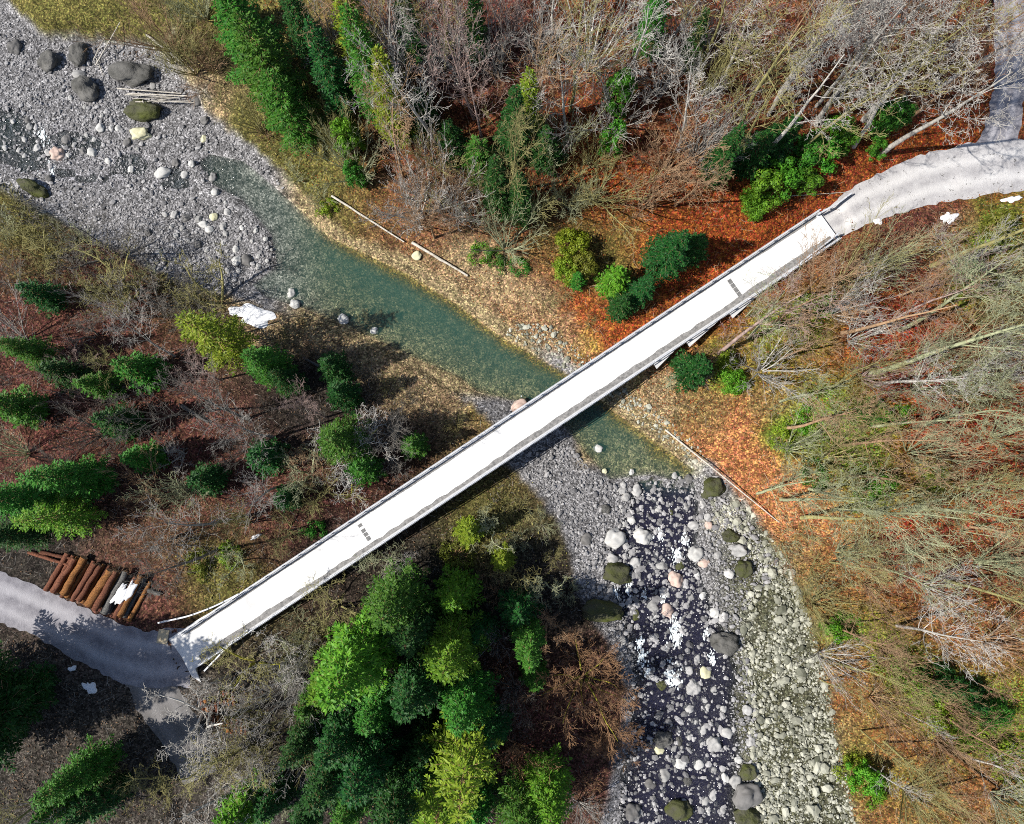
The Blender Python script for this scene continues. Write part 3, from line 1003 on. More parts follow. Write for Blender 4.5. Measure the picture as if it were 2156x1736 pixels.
W, P_, DK_, MS, GR, YL = 'stone_white', 'stone_pink', 'stone_dark', 'stone_moss', 'stone_grey', 'stone_yellow'
addst(cA, KA, [(283, 92, 28, 1, YL, 'small yellowish stone at lower edge of pool below bridge'), (420, 97, 32, 1, W, 'lone white stone where the pool tips into the rapids'), (375, 160, 34), (445, 190, 62, .9, 'stone', 'tall pale grey boulder at the head of the rapids'), (372, 192, 45, 1.3), (390, 226, 45, 1.1), (535, 236, 32, 1, W), (552, 284, 45),
    (620, 297, 42, 1.3, MS), (288, 286, 55, 1.2, GR), (418, 340, 48, 1, W), (384, 362, 30), (362, 268, 22), (370, 295, 22), (740, 372, 55, 1.3), (700, 275, 50), (808, 365, 42, 1, P_),
    (475, 428, 92, 1.1, W, 'big white angular boulder at left side of the rapids below the pool'), (740, 507, 82, .95, W, 'big white blocky boulder in the middle of the rapids'), (788, 562, 52, 1.4, P_, 'oblong pinkish boulder beside the big white blocky boulder'),
    (437, 556, 62, 1.1), (567, 572, 58, 1.7), (548, 516, 42, .7), (515, 560, 30), (425, 468, 28), (412, 502, 26), (665, 570, 52, 1, MS, 'dark mossy boulder touching the big pinkish boulder in the rapids'), (645, 648, 84, .9, P_, 'large smooth pinkish tan boulder in the middle of the rapids'),
    (692, 685, 38), (633, 692, 28), (596, 718, 42), (665, 728, 44, 1.2), (725, 737, 44, 1.2), (783, 730, 38, .8, W), (752, 618, 34, 1, W), (825, 745, 24), (528, 776, 68, 1.3), (605, 805, 72, .8, P_, 'tall tilted pinkish boulder by foaming water in the rapids'),
    (437, 737, 32), (440, 825, 55, .9, MS, 'dark moss covered boulder in black water left of the tilted pinkish boulder'), (425, 785, 40), (545, 832, 38), (845, 818, 55, 1, W), (888, 836, 52), (912, 612, 52, 1.1, W, 'bright white boulder against the mossy gravel bank'),
    (340, 615, 135, 1.3, MS, 'huge oval olive moss covered boulder among grey stones'), (270, 800, 165, 1.9, MS, 'long dark mossy rock slab at left edge of the rapids'), (190, 440, 60, 1, DK_, 'black rounded boulder near the scrub left of the rapids'),
    (330, 430, 105, 1, W, 'broad flat pale slab at upper left of the rapids'), (318, 540, 62), (475, 660, 30), (550, 605, 36), (490, 570, 24), (988, 590, 88, 1, MS, 'round brown mossy boulder on right bank of the rapids'), (920, 420, 78, 1.2, MS, 'bright green mossy boulder on right bank below the orange slope'),
    (830, 180, 115, 1.1, MS, 'large dark mossy boulder at foot of the orange earth slope'), (800, 212, 50, 1, MS), (780, 260, 40), (710, 130, 46, 1, DK_), (640, 115, 36), (960, 490, 80, 1.4), (855, 520, 40), (805, 325, 46), (340, 180, 20), (330, 160, 18), (455, 300, 26), (640, 370, 22), (560, 470, 24), (600, 620, 26), (700, 660, 22), (470, 600, 22)])
addst(cB, KA, [(745, 55, 135, 1.3, GR, 'big flat grey boulder on right edge of the rapids near foam'), (570, 198, 50), (657, 212, 64, 1, YL, 'squarish yellow stained boulder in the lower rapids'), (595, 287, 78, .9, 'stone', 'large five sided grey boulder in the lower rapids'), (440, 278, 62, 1.2, MS), (700, 297, 40), (570, 395, 52, 1.2), (665, 390, 44), (750, 398, 38), (652, 352, 38, 1.3),
    (610, 460, 38), (645, 505, 50, .9), (577, 540, 42), (525, 517, 32), (525, 565, 52, 1, GR), (445, 550, 98, 1.2, GR, 'rough broken grey boulder at the dark still pool'), (422, 608, 54, 1.2, YL, 'yellow green stained boulder at the dark still pool'), (497, 600, 40), (538, 598, 32), (700, 572, 84, .9, 'stone', 'tall tapering grey boulder in the lower rapids'),
    (640, 570, 36), (700, 612, 30), (768, 520, 62, 1.2), (825, 656, 42, 1.3, W), (530, 675, 66, 1.5, W, 'oval pale boulder on its own in lower dark water'), (625, 680, 58, 1.3, W), (665, 655, 28), (700, 712, 44), (450, 737, 68, 1, 'stone', 'angular grey boulder near brown tree at water edge'), (563, 762, 52, 1, GR), (760, 752, 50, .7, W), (812, 770, 66, 1.1), (872, 712, 82, 1, MS, 'round dark mossy boulder on lower right gravel bank'),
    (695, 836, 50, .8), (655, 865, 52, .9), (670, 920, 46), (747, 917, 38), (706, 925, 28), (714, 886, 22), (445, 815, 34), (305, 752, 26), (525, 905, 122, 1.2, MS, 'large moss capped dark rock at bottom of the photo'), (865, 830, 135, 1.2, DK_, 'large blackish rock on lower right gravel bank'), (860, 930, 115, 1.2, MS, 'wide dark mossy rock at bottom edge of right gravel bank'),
    (375, 785, 62, 1.2, DK_), (290, 920, 92, 1, DK_, 'black wet rock at bottom left of the river'), (400, 885, 42), (615, 140, 46, .8), (640, 155, 28), (515, 168, 40, 1.4), (275, 70, 34), (235, 45, 38), (385, 200, 42), (360, 215, 42), (510, 345, 22), (560, 332, 22), (885, 560, 48), (865, 395, 52), (480, 495, 28), (575, 580, 26), (735, 640, 24), (545, 250, 26), (620, 340, 22), (600, 375, 24), (555, 500, 22), (720, 480, 26), (690, 470, 22), (800, 500, 28)])
addst(cC, KA, [(82, 175, 80, 1, DK_, 'dark boulder on gravel at far upper left'), (262, 245, 130, 1, GR, 'huge dark boulder casting a blue shadow on pale gravel'), (405, 215, 135, .8, GR, 'tilted dark rock slab behind the two huge boulders'), (450, 390, 155, 1.3, GR, 'huge grey flat topped boulder beside the riffle'), (690, 320, 185, 1.8, GR, 'long flat grey rock slab above the driftwood heap'),
    (740, 500, 165, 1.5, MS, 'huge mossy boulder under the driftwood heap'), (718, 620, 96, 1.5, YL, 'pale yellow oblong boulder below the driftwood heap'), (512, 583, 48, 1, W), (600, 582, 36, 1, W), (566, 584, 30), (467, 706, 52, 1, W, 'white rounded boulder in the middle of the riffle'), (545, 748, 36, 1, W), (665, 788, 38, 1, W), (825, 808, 72, 1.5, W, 'long white boulder at the end of the riffle'), (940, 822, 48), (980, 770, 38, 1, W),
    (1040, 640, 36, 1, YL), (295, 715, 80, 1, P_, 'reddish brown boulder standing in the riffle'), (240, 705, 42), (182, 682, 42), (335, 640, 52, 1, DK_), (145, 570, 38), (135, 535, 36, 1, DK_), (415, 695, 36, 1, DK_), (345, 720, 28), (435, 615, 28), (435, 475, 26), (370, 665, 26), (650, 660, 46, 1, DK_), (895, 760, 46, 1, DK_), (1080, 830, 46), (1095, 912, 42, 1, W), (250, 845, 46, 1, DK_),
    (185, 895, 115, 2.2, MS, 'long mossy rock on left bank of the riffle'), (1010, 450, 62, 1, DK_, 'dark boulder at right end of the driftwood heap'), (1045, 545, 46, 1, DK_), (400, 310, 62, 1.6, 'stone', 'pale flat slab between the two huge boulders'), (60, 545, 30), (120, 640, 30), (20, 680, 34), (90, 690, 28), (120, 720, 28), (475, 640, 28), (700, 690, 26), (520, 520, 26), (780, 370, 40), (360, 430, 30)])
addst(cD, KD, [(415, 375, 50), (520, 358, 58, 1, YL), (450, 405, 62, 1.4, W), (485, 435, 62, 1.2, W), (580, 418, 58), (600, 470, 42), (190, 340, 42), (255, 340, 56), (305, 430, 42), (265, 485, 42), (75, 465, 52, 1, DK_), (335, 360, 62, 1.5, DK_), (410, 540, 62, 1, DK_, 'black boulder on the left gravel bar'), (710, 430, 38, 1, W), (805, 450, 38, .8, W), (873, 508, 36, 1, W),
    (695, 505, 36), (668, 572, 50, .9, W), (675, 655, 74, 1.1, W, 'biggest white boulder at tip of the left gravel bar'), (750, 655, 84, .8, DK_, 'dark cleft boulder at tip of the left gravel bar'), (688, 722, 42), (825, 622, 36), (820, 692, 46), (885, 658, 32), (910, 577, 24), (1040, 870, 68, 1, W, 'upper of two pale boulders in shallows near the snow patch'), (1065, 945, 74, 1, W, 'lower of two pale boulders in shallows near the snow patch'), (615, 720, 36),
    (580, 535, 36), (150, 600, 50), (598, 257, 28, 1, W), (610, 320, 52), (535, 190, 46, 1.2, W), (740, 470, 26), (780, 520, 30), (560, 600, 34), (470, 580, 34), (500, 640, 32), (350, 520, 34), (230, 420, 34)])
for dx, dy, wd, mk, lb in ((1260, 944, 20, W, 'single white stone standing in the pool below the bridge'), (722, 672, 26, W, 'pale boulder at left edge of the pool near tan bank'), (786, 696, 18, W, 'small white round stone on left edge of the pool'),
                           (1095, 858, 34, P_, 'pinkish boulder ringed by foam beside the bridge'), (880, 545, 22, YL, 'small pale stone near right bank in brown shallows'), (1105, 905, 20, W, 'small pale stone hidden near the bridge rail')):
    if lb and 'hidden' in lb:
        continue
    stones.append((dx, dy, wd, 1.15, mk, lb, False))


def stone_place(dx, dy):
    if dy > 985:
        if dx < 1330: return 'in shallows left of the rapids', 'stones on the left side of the rapids'
        if dx > 1580: return 'on lichened bank right of rapids', 'stones on the bank right of the rapids'
        if dy < 1260: return 'in the upper rapids', 'boulders in the upper rapids'
        return 'in the lower rapids', 'boulders in the lower rapids'
    if dx < 300: return 'in the upper left riffle', 'stones in the upper left riffle'
    if dy > 400: return 'on the left gravel bar above the pool', 'stones on the left gravel bar'
    return 'in shallows between riffle and driftwood', 'stones in the shallows by the driftwood'


LOOKS = {'stone': 'grey rounded', W: 'whitish', P_: 'pinkish', DK_: 'dark wet', MS: 'mossy', GR: 'rough grey', YL: 'yellowish'}
stone_xy = []
plain_stones = {}
ORD = ['first', 'second', 'third', 'fourth', 'fifth', 'sixth', 'seventh', 'eighth', 'ninth', 'tenth', 'eleventh', 'twelfth', 'thirteenth', 'fourteenth',
       'fifteenth', 'sixteenth', 'seventeenth', 'eighteenth', 'nineteenth', 'twentieth', 'twenty-first', 'twenty-second', 'twenty-third', 'twenty-fourth', 'twenty-fifth']
for i, (dx, dy, wd, asp, mk, lb, big) in enumerate(stones):
    x, y = up(dx, dy, 0.3)
    g = max(zat(float(x), float(y)), -0.7)
    sz = wd * HC / F
    a = math.sqrt(asp)
    sz *= 0.92 if (big and dy < 320 and dx < 400) else 1.0
    hgt = sz * (0.62 if not big else 0.72)
    me = (ST_BIG if big else ST_ROUND)[i % (5 if big else 7)]
    o = obj('boulder', me, None, (float(x), float(y), max(g, -0.45) + hgt * 0.16 + (0.12 if g < -0.1 else 0)))
    o.scale = (sz * a, sz / a, hgt)
    o.rotation_euler = (random.uniform(-.15, .15), random.uniform(-.15, .15), random.uniform(-0.35, 0.35) + (math.pi if i % 2 else 0))
    setmat(o, M[mk])
    stone_xy.append((float(x), float(y), sz / 2))
    pl, gr = stone_place(dx, dy)
    if lb:
        tag(o, lb, 'boulder', gr)
    else:
        szw = 'small' if wd < 16 else ('medium' if wd < 24 else 'large')
        plain_stones.setdefault((szw, mk, pl, gr), []).append((dy, o))
for (szw, mk, pl, gr), L in plain_stones.items():
    L.sort(key=lambda t: t[0])
    if len(L) > 20:
        mx = sorted(o.location.x for _, o in L)[len(L) // 2]
        for side in (0, 1):
            for i, (_, o) in enumerate([t for t in L if (t[1].location.x >= mx) == bool(side)]):
                tag(o, f'{szw} {LOOKS[mk]} stone {pl}, {ORD[i]} down, ' + ('right' if side else 'left') + ' half', 'stone', gr)
        continue
    for i, (_, o) in enumerate(L):
        tag(o, f'{szw} {LOOKS[mk]} stone {pl}' + (f', {ORD[i]} from the top' if len(L) > 1 else ''), 'stone', gr)

# loose gravel and cobbles: far too many to count
ico = bmesh.new()
bmesh.ops.create_icosphere(ico, subdivisions=1, radius=0.5)
IV = np.array([v.co[:] for v in ico.verts])
IF = np.array([[v.index for v in f.verts] for f in ico.faces])
ico.free()


def gravel(name, X, Y, Sz, mat, label, sink=0.2, float_=False):
    n = len(X)
    Z = hfast(X, Y)
    if float_:
        Z = np.maximum(Z, -0.3 * Sz)      # stones in the channel reach the surface, resting on others
    r = np.random.default_rng(5)
    V = IV[None] * (1 + 0.35 * (r.random((n, len(IV), 1)) - 0.5))
    sc = np.stack([Sz * r.uniform(.8, 1.5, n), Sz * r.uniform(.7, 1.1, n), Sz * r.uniform(.45, .8, n)], 1)
    V = V * sc[:, None]
    a = r.random(n) * 6.283
    ca_, sa_ = np.cos(a)[:, None], np.sin(a)[:, None]
    V = np.stack([V[..., 0] * ca_ - V[..., 1] * sa_, V[..., 0] * sa_ + V[..., 1] * ca_, V[..., 2]], 2)
    V += np.stack([X, Y, Z + Sz * sink], 1)[:, None]
    Fc = (IF[None] + (np.arange(n) * len(IV))[:, None, None]).reshape(-1, 3)
    o = obj(name, quads(name, V.reshape(-1, 3), Fc, mat))
    return tag(o, label, kind='stuff')


def scatter(poly, dens_n, z=0.2, seed=0):
    p = np.array(poly, float)
    r = np.random.default_rng(seed)
    lo, hi = p.min(0), p.max(0)
    q = lo + r.random((dens_n, 2)) * (hi - lo)
    m = inside(q[:, 0], q[:, 1], poly)
    q = q[m]
    return up(q[:, 0], q[:, 1], z)


# upper gravel (both sides of the riffle, the left bar) and the rapids
X, Y = scatter([(-60, -20), (20, 20), (100, 90), (250, 100), (330, 120), (400, 190), (440, 250), (500, 300), (560, 350), (600, 400), (450, 300), (430, 400), (560, 480), (575, 560), (500, 612), (400, 600), (330, 560), (200, 500), (80, 430), (-60, 380)], 26000, seed=41)
r_ = np.random.default_rng(42)
Sz = np.clip(r_.lognormal(-1.75, 0.5, len(X)), 0.1, 0.75)
keep = hfast(X, Y) > -0.35
keep &= (vnoise(X, Y, 5.0, 43) > -0.1) | (r_.random(len(X)) < 0.45)
gravel('gravel', X[keep], Y[keep], Sz[keep], M['gravel'], 'pale gravel and cobbles around the upper riffle and bar')
X, Y = scatter([(1060, 960), (1180, 910), (1240, 985), (1290, 1025), (1400, 1010), (1480, 1000), (1570, 1085), (1640, 1190), (1560, 1300), (1590, 1480), (1600, 1760), (1300, 1760), (1330, 1450), (1290, 1340), (1230, 1250), (1200, 1130), (1140, 1030)], 23000, seed=44)
Sz = np.clip(r_.lognormal(-1.6, 0.5, len(X)), 0.12, 0.8)
zz = hfast(X, Y)
keep = (zz > -0.1) | (r_.random(len(X)) < np.where(proj(X, Y, 0)[1] < 1330, 0.5, 0.25))
Sz = np.where(zz < -0.1, Sz * 1.5, Sz)
gravel('gravel', X[keep], Y[keep], Sz[keep], M['gravel'], 'grey cobbles between the boulders of the rapids', 0.3, True)
X, Y = scatter([(1480, 1000), (1580, 1075), (1660, 1190), (1710, 1330), (1745, 1480), (1775, 1620), (1800, 1760), (1600, 1760), (1570, 1480), (1550, 1300), (1600, 1190), (1500, 1080)], 30000, seed=45)
Sz = np.clip(r_.lognormal(-1.75, 0.65, len(X)), 0.12, 1.3)
keep = (vnoise(X, Y, 2.4, 47) + .5 * vnoise(X, Y, .9, 48) + .25 * r_.normal(size=len(X)) > -.12)
X, Y, Sz = X[keep], Y[keep], Sz[keep]
gravel('gravel', X, Y, Sz, M['gravel_moss'], 'lichened cobbles of the broad bank right of the rapids')
# rubble along the steep right bank under and beside the bridge
X, Y = scatter([(1080, 680), (1160, 690), (1260, 770), (1330, 830), (1420, 900), (1500, 975), (1480, 990), (1400, 930), (1290, 850), (1225, 800), (1130, 745), (1060, 700)], 4200, 0.6, seed=46)
Sz = np.clip(r_.lognormal(-1.5, 0.55, len(X)), 0.12, 0.9)
gravel('rubble', X, Y, Sz, M['gravel_moss'], 'broken pale rubble along the right bank by the bridge')

# white water
fm, n, b = newmat('white_foam')
b.inputs['Base Color'].default_value = (0.75, 0.82, 0.84, 1)
b.inputs['Roughness'].default_value = 0.6
FO = [(cA(650, 520), 26), (cA(690, 440), 20), (cA(782, 450), 22), (cA(640, 880), 24), (cA(640, 930), 26), (cA(800, 920), 12), (cB(470, 225), 30), (cB(505, 260), 22), (cB(330, 130), 22), (cB(515, 40), 18), (cB(690, 140), 20), (cB(360, 205), 14),
      (cA(480, 720), 14), (cA(580, 740), 14), (cA(400, 700), 14), (cB(320, 60), 16), (cA(560, 420), 14), (cA(230, 680), 22), (cA(330, 700), 20), (cA(250, 260), 24), (cA(210, 330), 22), (cA(130, 200), 18), (cA(120, 520), 14), ((1098, 852), 15), (cC(215, 620), 22), (cC(260, 780), 18), (cC(200, 830), 16)]
p = Pile()
for (c_, rad) in FO:
    for k in range(int(rad * 3.2)):
        a, q = random.random() * 6.283, abs(random.gauss(0, 0.5)) * rad
        x, y = up(c_[0] + 0.6 * q * math.cos(a), c_[1] + 1.1 * q * math.sin(a), 0.1)
        s = random.uniform(0.05, 0.22)
        m = 6
        ang = np.arange(m) * 2 * math.pi / m + random.random()
        V = [(x, y, 0.10 + s * 0.25)] + [(x + s * 0.7 * math.cos(t) * random.uniform(.6, 1.2), y + s * 1.3 * math.sin(t) * random.uniform(.6, 1.2), 0.02) for t in ang]
        p.add(V, [(0, 1 + i, 1 + (i + 1) % m) for i in range(m)])
tag(obj('foam', p.mesh('foam', fm, True)), 'white water foaming between the boulders', kind='stuff')

# ------------------------------------------------------------------ logs
def log_mesh(name, seed, L=1.0, k=14, n=9):
    r = np.random.default_rng(seed)
    t = np.linspace(0, 1, n)
    pts = np.stack([(t - 0.5) * L, 0.006 * np.sin(3 * t + r.random() * 6), 0.006 * np.cos(4 * t + r.random() * 6)], 1)
    V, Qd = poly_tube(pts, 1.0, k)
    return V, Qd, pts, k, n


def make_log(name, p0, p1, r0, r1, mat, seed, label, cat, group=None, ends=True, k=12):
    """a tapering, slightly crooked trunk from p0 to p1"""
    p0, p1 = np.asarray(p0, float), np.asarray(p1, float)
    r = np.random.default_rng(seed)
    n = 9
    t = np.linspace(0, 1, n)
    L = np.linalg.norm(p1 - p0)
    wob = r0 * 0.25
    pts = p0[None] + (p1 - p0)[None] * t[:, None]
    pts[1:-1] += r.normal(size=(n - 2, 3)) * wob * 0.35
    rad = (r0 + (r1 - r0) * t) * (1 + 0.07 * r.normal(size=n))
    V, Qd = poly_tube(pts - p0, rad, k)
    V = V + r.normal(size=V.shape) * r0 * 0.035
    root = obj(name, quads(name, V, Qd, mat, True), None, tuple(p0))
    tag(root, label, cat, group)
    if ends:
        for e, ring in ((0, range(k - 1, -1, -1)), (1, range((n - 1) * k, n * k))):
            c_ = V[list(ring)].mean(0)
            VV = np.concatenate([V[list(ring)], c_[None]])
            me = mesh_np('cut_end', VV, [v for i in range(k) for v in (i, (i + 1) % k, k)], [3] * k, M['cut'])
            obj('cut_end', me, root)
    return root


zb = 5.3
r_ = np.random.default_rng(77)
n0 = 17
LC = ['bark_red', 'bark_red', 'bark_orange', 'bark_red', 'bark_orange', 'bark_red', 'bark_red', 'bark_orange', 'bark_red', 'bark_red', 'bark_orange', 'bark_grey', 'bark_grey', 'bark_red', 'bark_orange', 'bark_grey', 'bark_orange']
CN = {'bark_red': 'red brown', 'bark_orange': 'orange barked', 'bark_grey': 'dark grey'}
for i in range(n0):
    f = i / (n0 - 1)
    r0 = 0.33 + 0.05 * r_.normal()
    b0 = (97 + f * 173, 1243 + f * 66 + r_.uniform(-6, 6))
    t0 = (143 + f * 172, 1168 + f * 54 + r_.uniform(-5, 5))
    x0, y0 = up(*b0, zb + 0.4)
    x1, y1 = up(*t0, zb + 0.4)
    g0, g1 = zat(float(x0), float(y0)), zat(float(x1), float(y1))
    make_log('log', (x0, y0, max(g0, 5.2) + r0 * 0.9), (x1, y1, max(g0, 5.2) + r0 * 0.9), r0, r0 * 0.86, M[LC[i]], 300 + i,
             f'{CN[LC[i]]} log in bottom layer of the roadside pile, {ORD[i]} from the left', 'log', 'logs in the roadside pile')
TL = [(1.5, 'bark_red'), (3.4, 'bark_orange'), (5.5, 'bark_red'), (6.5, 'bark_red'), (8.5, 'bark_orange'), (9.6, 'bark_red'), (11.5, 'bark_grey'), (13.5, 'bark_red'), (14.5, 'bark_orange')]
for i, (fi, mk) in enumerate(TL):
    f = fi / (n0 - 1)
    r0 = 0.36 + 0.05 * r_.normal()
    b0 = (97 + f * 173 - 2, 1243 + f * 66 + r_.uniform(-8, 5))
    t0 = (143 + f * 172 - 2, 1168 + f * 54 + r_.uniform(-7, 5))
    x0, y0 = up(*b0, zb + 1.0)
    x1, y1 = up(*t0, zb + 1.0)
    make_log('log', (x0, y0, 5.42 + 0.86), (x1, y1, 5.42 + 0.86), r0, r0 * 0.86, M[mk], 340 + i,
             f'{CN[mk]} log lying on top of the roadside pile, {ORD[i]} from the left', 'log', 'logs in the roadside pile')
for i, (a, b_) in enumerate((((62, 1163), (145, 1190)), ((85, 1163), (160, 1178)))):
    x0, y0 = up(*a, 5.7)
    x1, y1 = up(*b_, 5.7)
    make_log('log', (x0, y0, zat(float(x0), float(y0)) + .2), (x1, y1, zat(float(x1), float(y1)) + .25), 0.24, 0.2, M['bark_red'], 370 + i,
             ('lower' if i == 0 else 'upper') + ' of two thin logs lying crosswise behind the pile', 'log')
x0, y0 = up(314, 1243, 5.4)
x1, y1 = up(340, 1251, 5.4)
make_log('log', (x0, y0, 5.55), (x1, y1, 5.5), 0.28, 0.25, M['bark_grey'], 380, 'short cut log piece lying right of the roadside pile', 'log')
# a smaller heap of short logs among the bare trees, lower left
k_ = 0
for (cx, cy, nn, ang, wd) in ((440, 1487, 4, 0.5, 30), (476, 1470, 4, 0.4, 34), (498, 1530, 5, 0.1, 30), (455, 1520, 4, 0.6, 26)):
    for i in range(nn):
        f = (i - (nn - 1) / 2)
        x, y = up(cx + f * 9.5, cy + f * 1.5, 5.2)
        g = zat(float(x), float(y))
        L = 0.9
        d = np.array([math.sin(ang) * -0.45, math.cos(ang), 0]) * L
        r0 = random.uniform(0.2, 0.28)
        k_ += 1
        make_log('firewood_log', np.array([x, y, g + r0 * 0.9]) - d, np.array([x, y, g + r0 * 0.9]) + d, r0, r0 * 0.95, M['bark_red' if (i + k_) % 3 else 'bark_orange'], 400 + k_,
                 f'short thick log in heap under bare trees by muddy track, {ORD[k_ - 1]} along', 'log', 'short logs under the bare trees')
# driftwood heap on the big boulders and bleached trunks along the banks
DR = [((735, 555), (1130, 575), 3.0), ((805, 592), (1170, 592), 3.6), ((790, 600), (1110, 606), 2.0), ((840, 628), (1080, 602), 2.2), ((850, 640), (1190, 625), 2.4), ((930, 640), (1150, 600), 1.8), ((1000, 640), (1215, 634), 2.4), ((905, 640), (915, 720), 2.2), ((880, 640), (905, 700), 1.6)]
for i, (a, b_, r0) in enumerate(DR):
    A = (a[0] * .576 / 1.7282 * 1.0, a[1] * .576 / 1.7282)
    B = (b_[0] * .576 / 1.7282, b_[1] * .576 / 1.7282)
    x0, y0 = up(*A, 1.7)
    x1, y1 = up(*B, 1.7)
    z0 = 1.5 + 0.12 * (i % 4)
    z1 = max(zat(float(x1), float(y1)) + 0.3, 1.0 + 0.1 * (i % 3))
    r_m = r0 * 0.035
    make_log('driftwood_pole', (x0, y0, z0), (x1, y1, z1), r_m, r_m * 0.6, M['drift'], 430 + i, f'bleached pole in the driftwood heap on the mossy boulder, {ORD[i]} from the top' if i < 7 else ('short' if i == 7 else 'thin') + ' bleached stick leaning down from the driftwood heap',
             'driftwood', 'bleached poles of the driftwood heap' if i < 7 else 'sticks under the driftwood heap', k=6)
for i, (a, b_, r0, lb) in enumerate((((570, 360), (665, 235), .07, 'upper thin bleached stick crossing the rock slabs'), ((585, 395), (800, 190), .09, 'long thin bleached stick leaning over the rock slabs'), ((590, 350), (635, 465), .07, 'short bleached stick crossing the long stick by rock slabs'),
                                     ((950, 250), (1230, 470), .17, 'long pale fallen trunk along upper right bank of the riffle'), ((1080, 330), (1250, 480), .11, 'thin fallen trunk beside the long pale one on upper bank'))):
    x0, y0 = up(a[0] / 3, a[1] / 3, 1.4)
    x1, y1 = up(b_[0] / 3, b_[1] / 3, 1.4)
    make_log('fallen_branch', (x0, y0, zat(float(x0), float(y0)) + .35), (x1, y1, zat(float(x1), float(y1)) + .5), r0, r0 * 0.6, M['drift'], 450 + i, lb, 'branch', k=7)
for i, (a, b_, r0, mk, lb) in enumerate((((700, 415), (852, 512), .16, 'drift', 'long bleached trunk lying along right bank of the upper pool'), ((868, 512), (985, 582), .22, 'drift', 'pale debarked trunk lying at water edge of right bank'),
                                         ((1400, 905), (1640, 1100), .12, 'drift', 'long thin pale trunk lying along the lower right bank'), ((640, 755), (700, 785), .2, 'bark_grey', 'dark fallen trunk on the left bank below the big fir'), ((385, 855), (440, 890), .28, 'bark_grey', 'thick dark fallen trunk in the left woods'),
                                         ((1960, 1560), (2140, 1690), .3, 'bark_orange', 'thick reddish fallen trunk on the slope at bottom right'), ((1640, 415), (1790, 405), .05, 'drift', 'thin branch lying across the orange leaf slope'))):
    x0, y0 = up(*a, 1.5)
    x1, y1 = up(*b_, 1.5)
    for _ in range(3):
        x0, y0 = up(*a, zat(float(x0), float(y0)))
        x1, y1 = up(*b_, zat(float(x1), float(y1)))
    mid = zat((float(x0) + float(x1)) / 2, (float(y0) + float(y1)) / 2)
    z0, z1 = zat(float(x0), float(y0)) + r0, zat(float(x1), float(y1)) + r0
    lift = max(0, mid + r0 - (z0 + z1) / 2)
    make_log('fallen_tree', (x0, y0, z0 + lift), (x1, y1, z1 + lift), r0, r0 * 0.6, M[mk], 470 + i, lb, 'fallen tree', k=9)

# ------------------------------------------------------------------ snow, board
def snow_patch(cx, cy, rx, ry, label, zoff=0.05, rot=0.0, seed=0, on=None):
    r = np.random.default_rng(seed)
    nr, na = 7, 40
    V, Qd = [], []
    ph = r.random(8) * 6.28
    ang = np.arange(na) * 2 * math.pi / na
    out = 1 + sum(0.16 / (1 + k * .35) * np.sin((k + 2) * ang + ph[k]) for k in range(8))
    x0, y0 = up(cx, cy, 2)
    for _ in range(3):
        x0, y0 = up(cx, cy, on if on else zat(float(x0), float(y0)))
    s = HC / F
    XX, YY, TT = [], [], []
    for i in range(nr + 1):
        t = i / nr
        for j in range(na):
            ux, uy = t * out[j] * rx * s * math.cos(ang[j]), t * out[j] * ry * s * math.sin(ang[j])
            XX.append(x0 + ux * math.cos(rot) - uy * math.sin(rot))
            YY.append(y0 + ux * math.sin(rot) + uy * math.cos(rot))
            TT.append(t)
    XX, YY, TT = map(np.array, (XX, YY, TT))
    g = np.full(XX.shape, on) if on else hfast(XX, YY)
    Z = g + zoff + 0.14 * (1 - TT ** 2) + 0.05 * vnoise(XX, YY, 0.5, seed) * (TT < 0.95) - 0.1 * (TT > 0.95)
    for i in range(nr):
        for j in range(na):
            Qd.append((i * na + j, (i + 1) * na + j, (i + 1) * na + (j + 1) % na, i * na + (j + 1) % na))
    o = obj('snow_patch', quads('snow_patch', np.stack([XX, YY, Z], 1), Qd, M['snow'], True))
    return tag(o, label, 'snow')


snow_patch(533, 664, 46, 22, 'bright snow patch on the left bank between fir and pool', 0.16, -0.1, 1)
snow_patch(253, 1252, 9, 24, 'left strip of snow lying across the log pile', 0.12, -0.55, 2, 6.65)
snow_patch(271, 1247, 8, 24, 'right strip of snow lying across the log pile', 0.12, -0.5, 3, 6.55)
snow_patch(190, 1449, 15, 9, 'thin snow remnant on the dark litter below the gravel road', 0.08, -0.8, 4)
snow_patch(152, 1408, 9, 4, 'tiny snow scrap on lower edge of the gravel road', 0.08, 0.1, 5)
snow_patch(1998, 459, 17, 10, 'snow lump beside the pale road near pinkish scrub', 0.12, 0.5, 6)
snow_patch(1848, 467, 10, 6, 'small snow lump on lower verge of the pale road', 0.12, 0.2, 7)
snow_patch(2130, 420, 18, 7, 'snow streak on the road verge at right edge of photo', 0.1, 0.2, 8)
snow_patch(2000, 462, 7, 9, 'snow crumb touching the snow lump by the pale road', 0.1, 0.0, 9)
snow_patch(540, 1130, 10, 4, 'small snow crumb in the scrub above the bridge', 0.3, 0.3, 10)
x, y = up(343, 1341, 5.4)
p = Pile()
p.box((0, 0, 0.05), 1.3, 1.7, 0.1)
o = obj('cover_plate', p.mesh('cover_plate', M['board']), None, (float(x), float(y), zat(float(x), float(y)) + 0.06))
o.rotation_euler = (0, 0, -0.15)
tag(o, 'tan square plate on the gravel beside the concrete slab', 'plate')

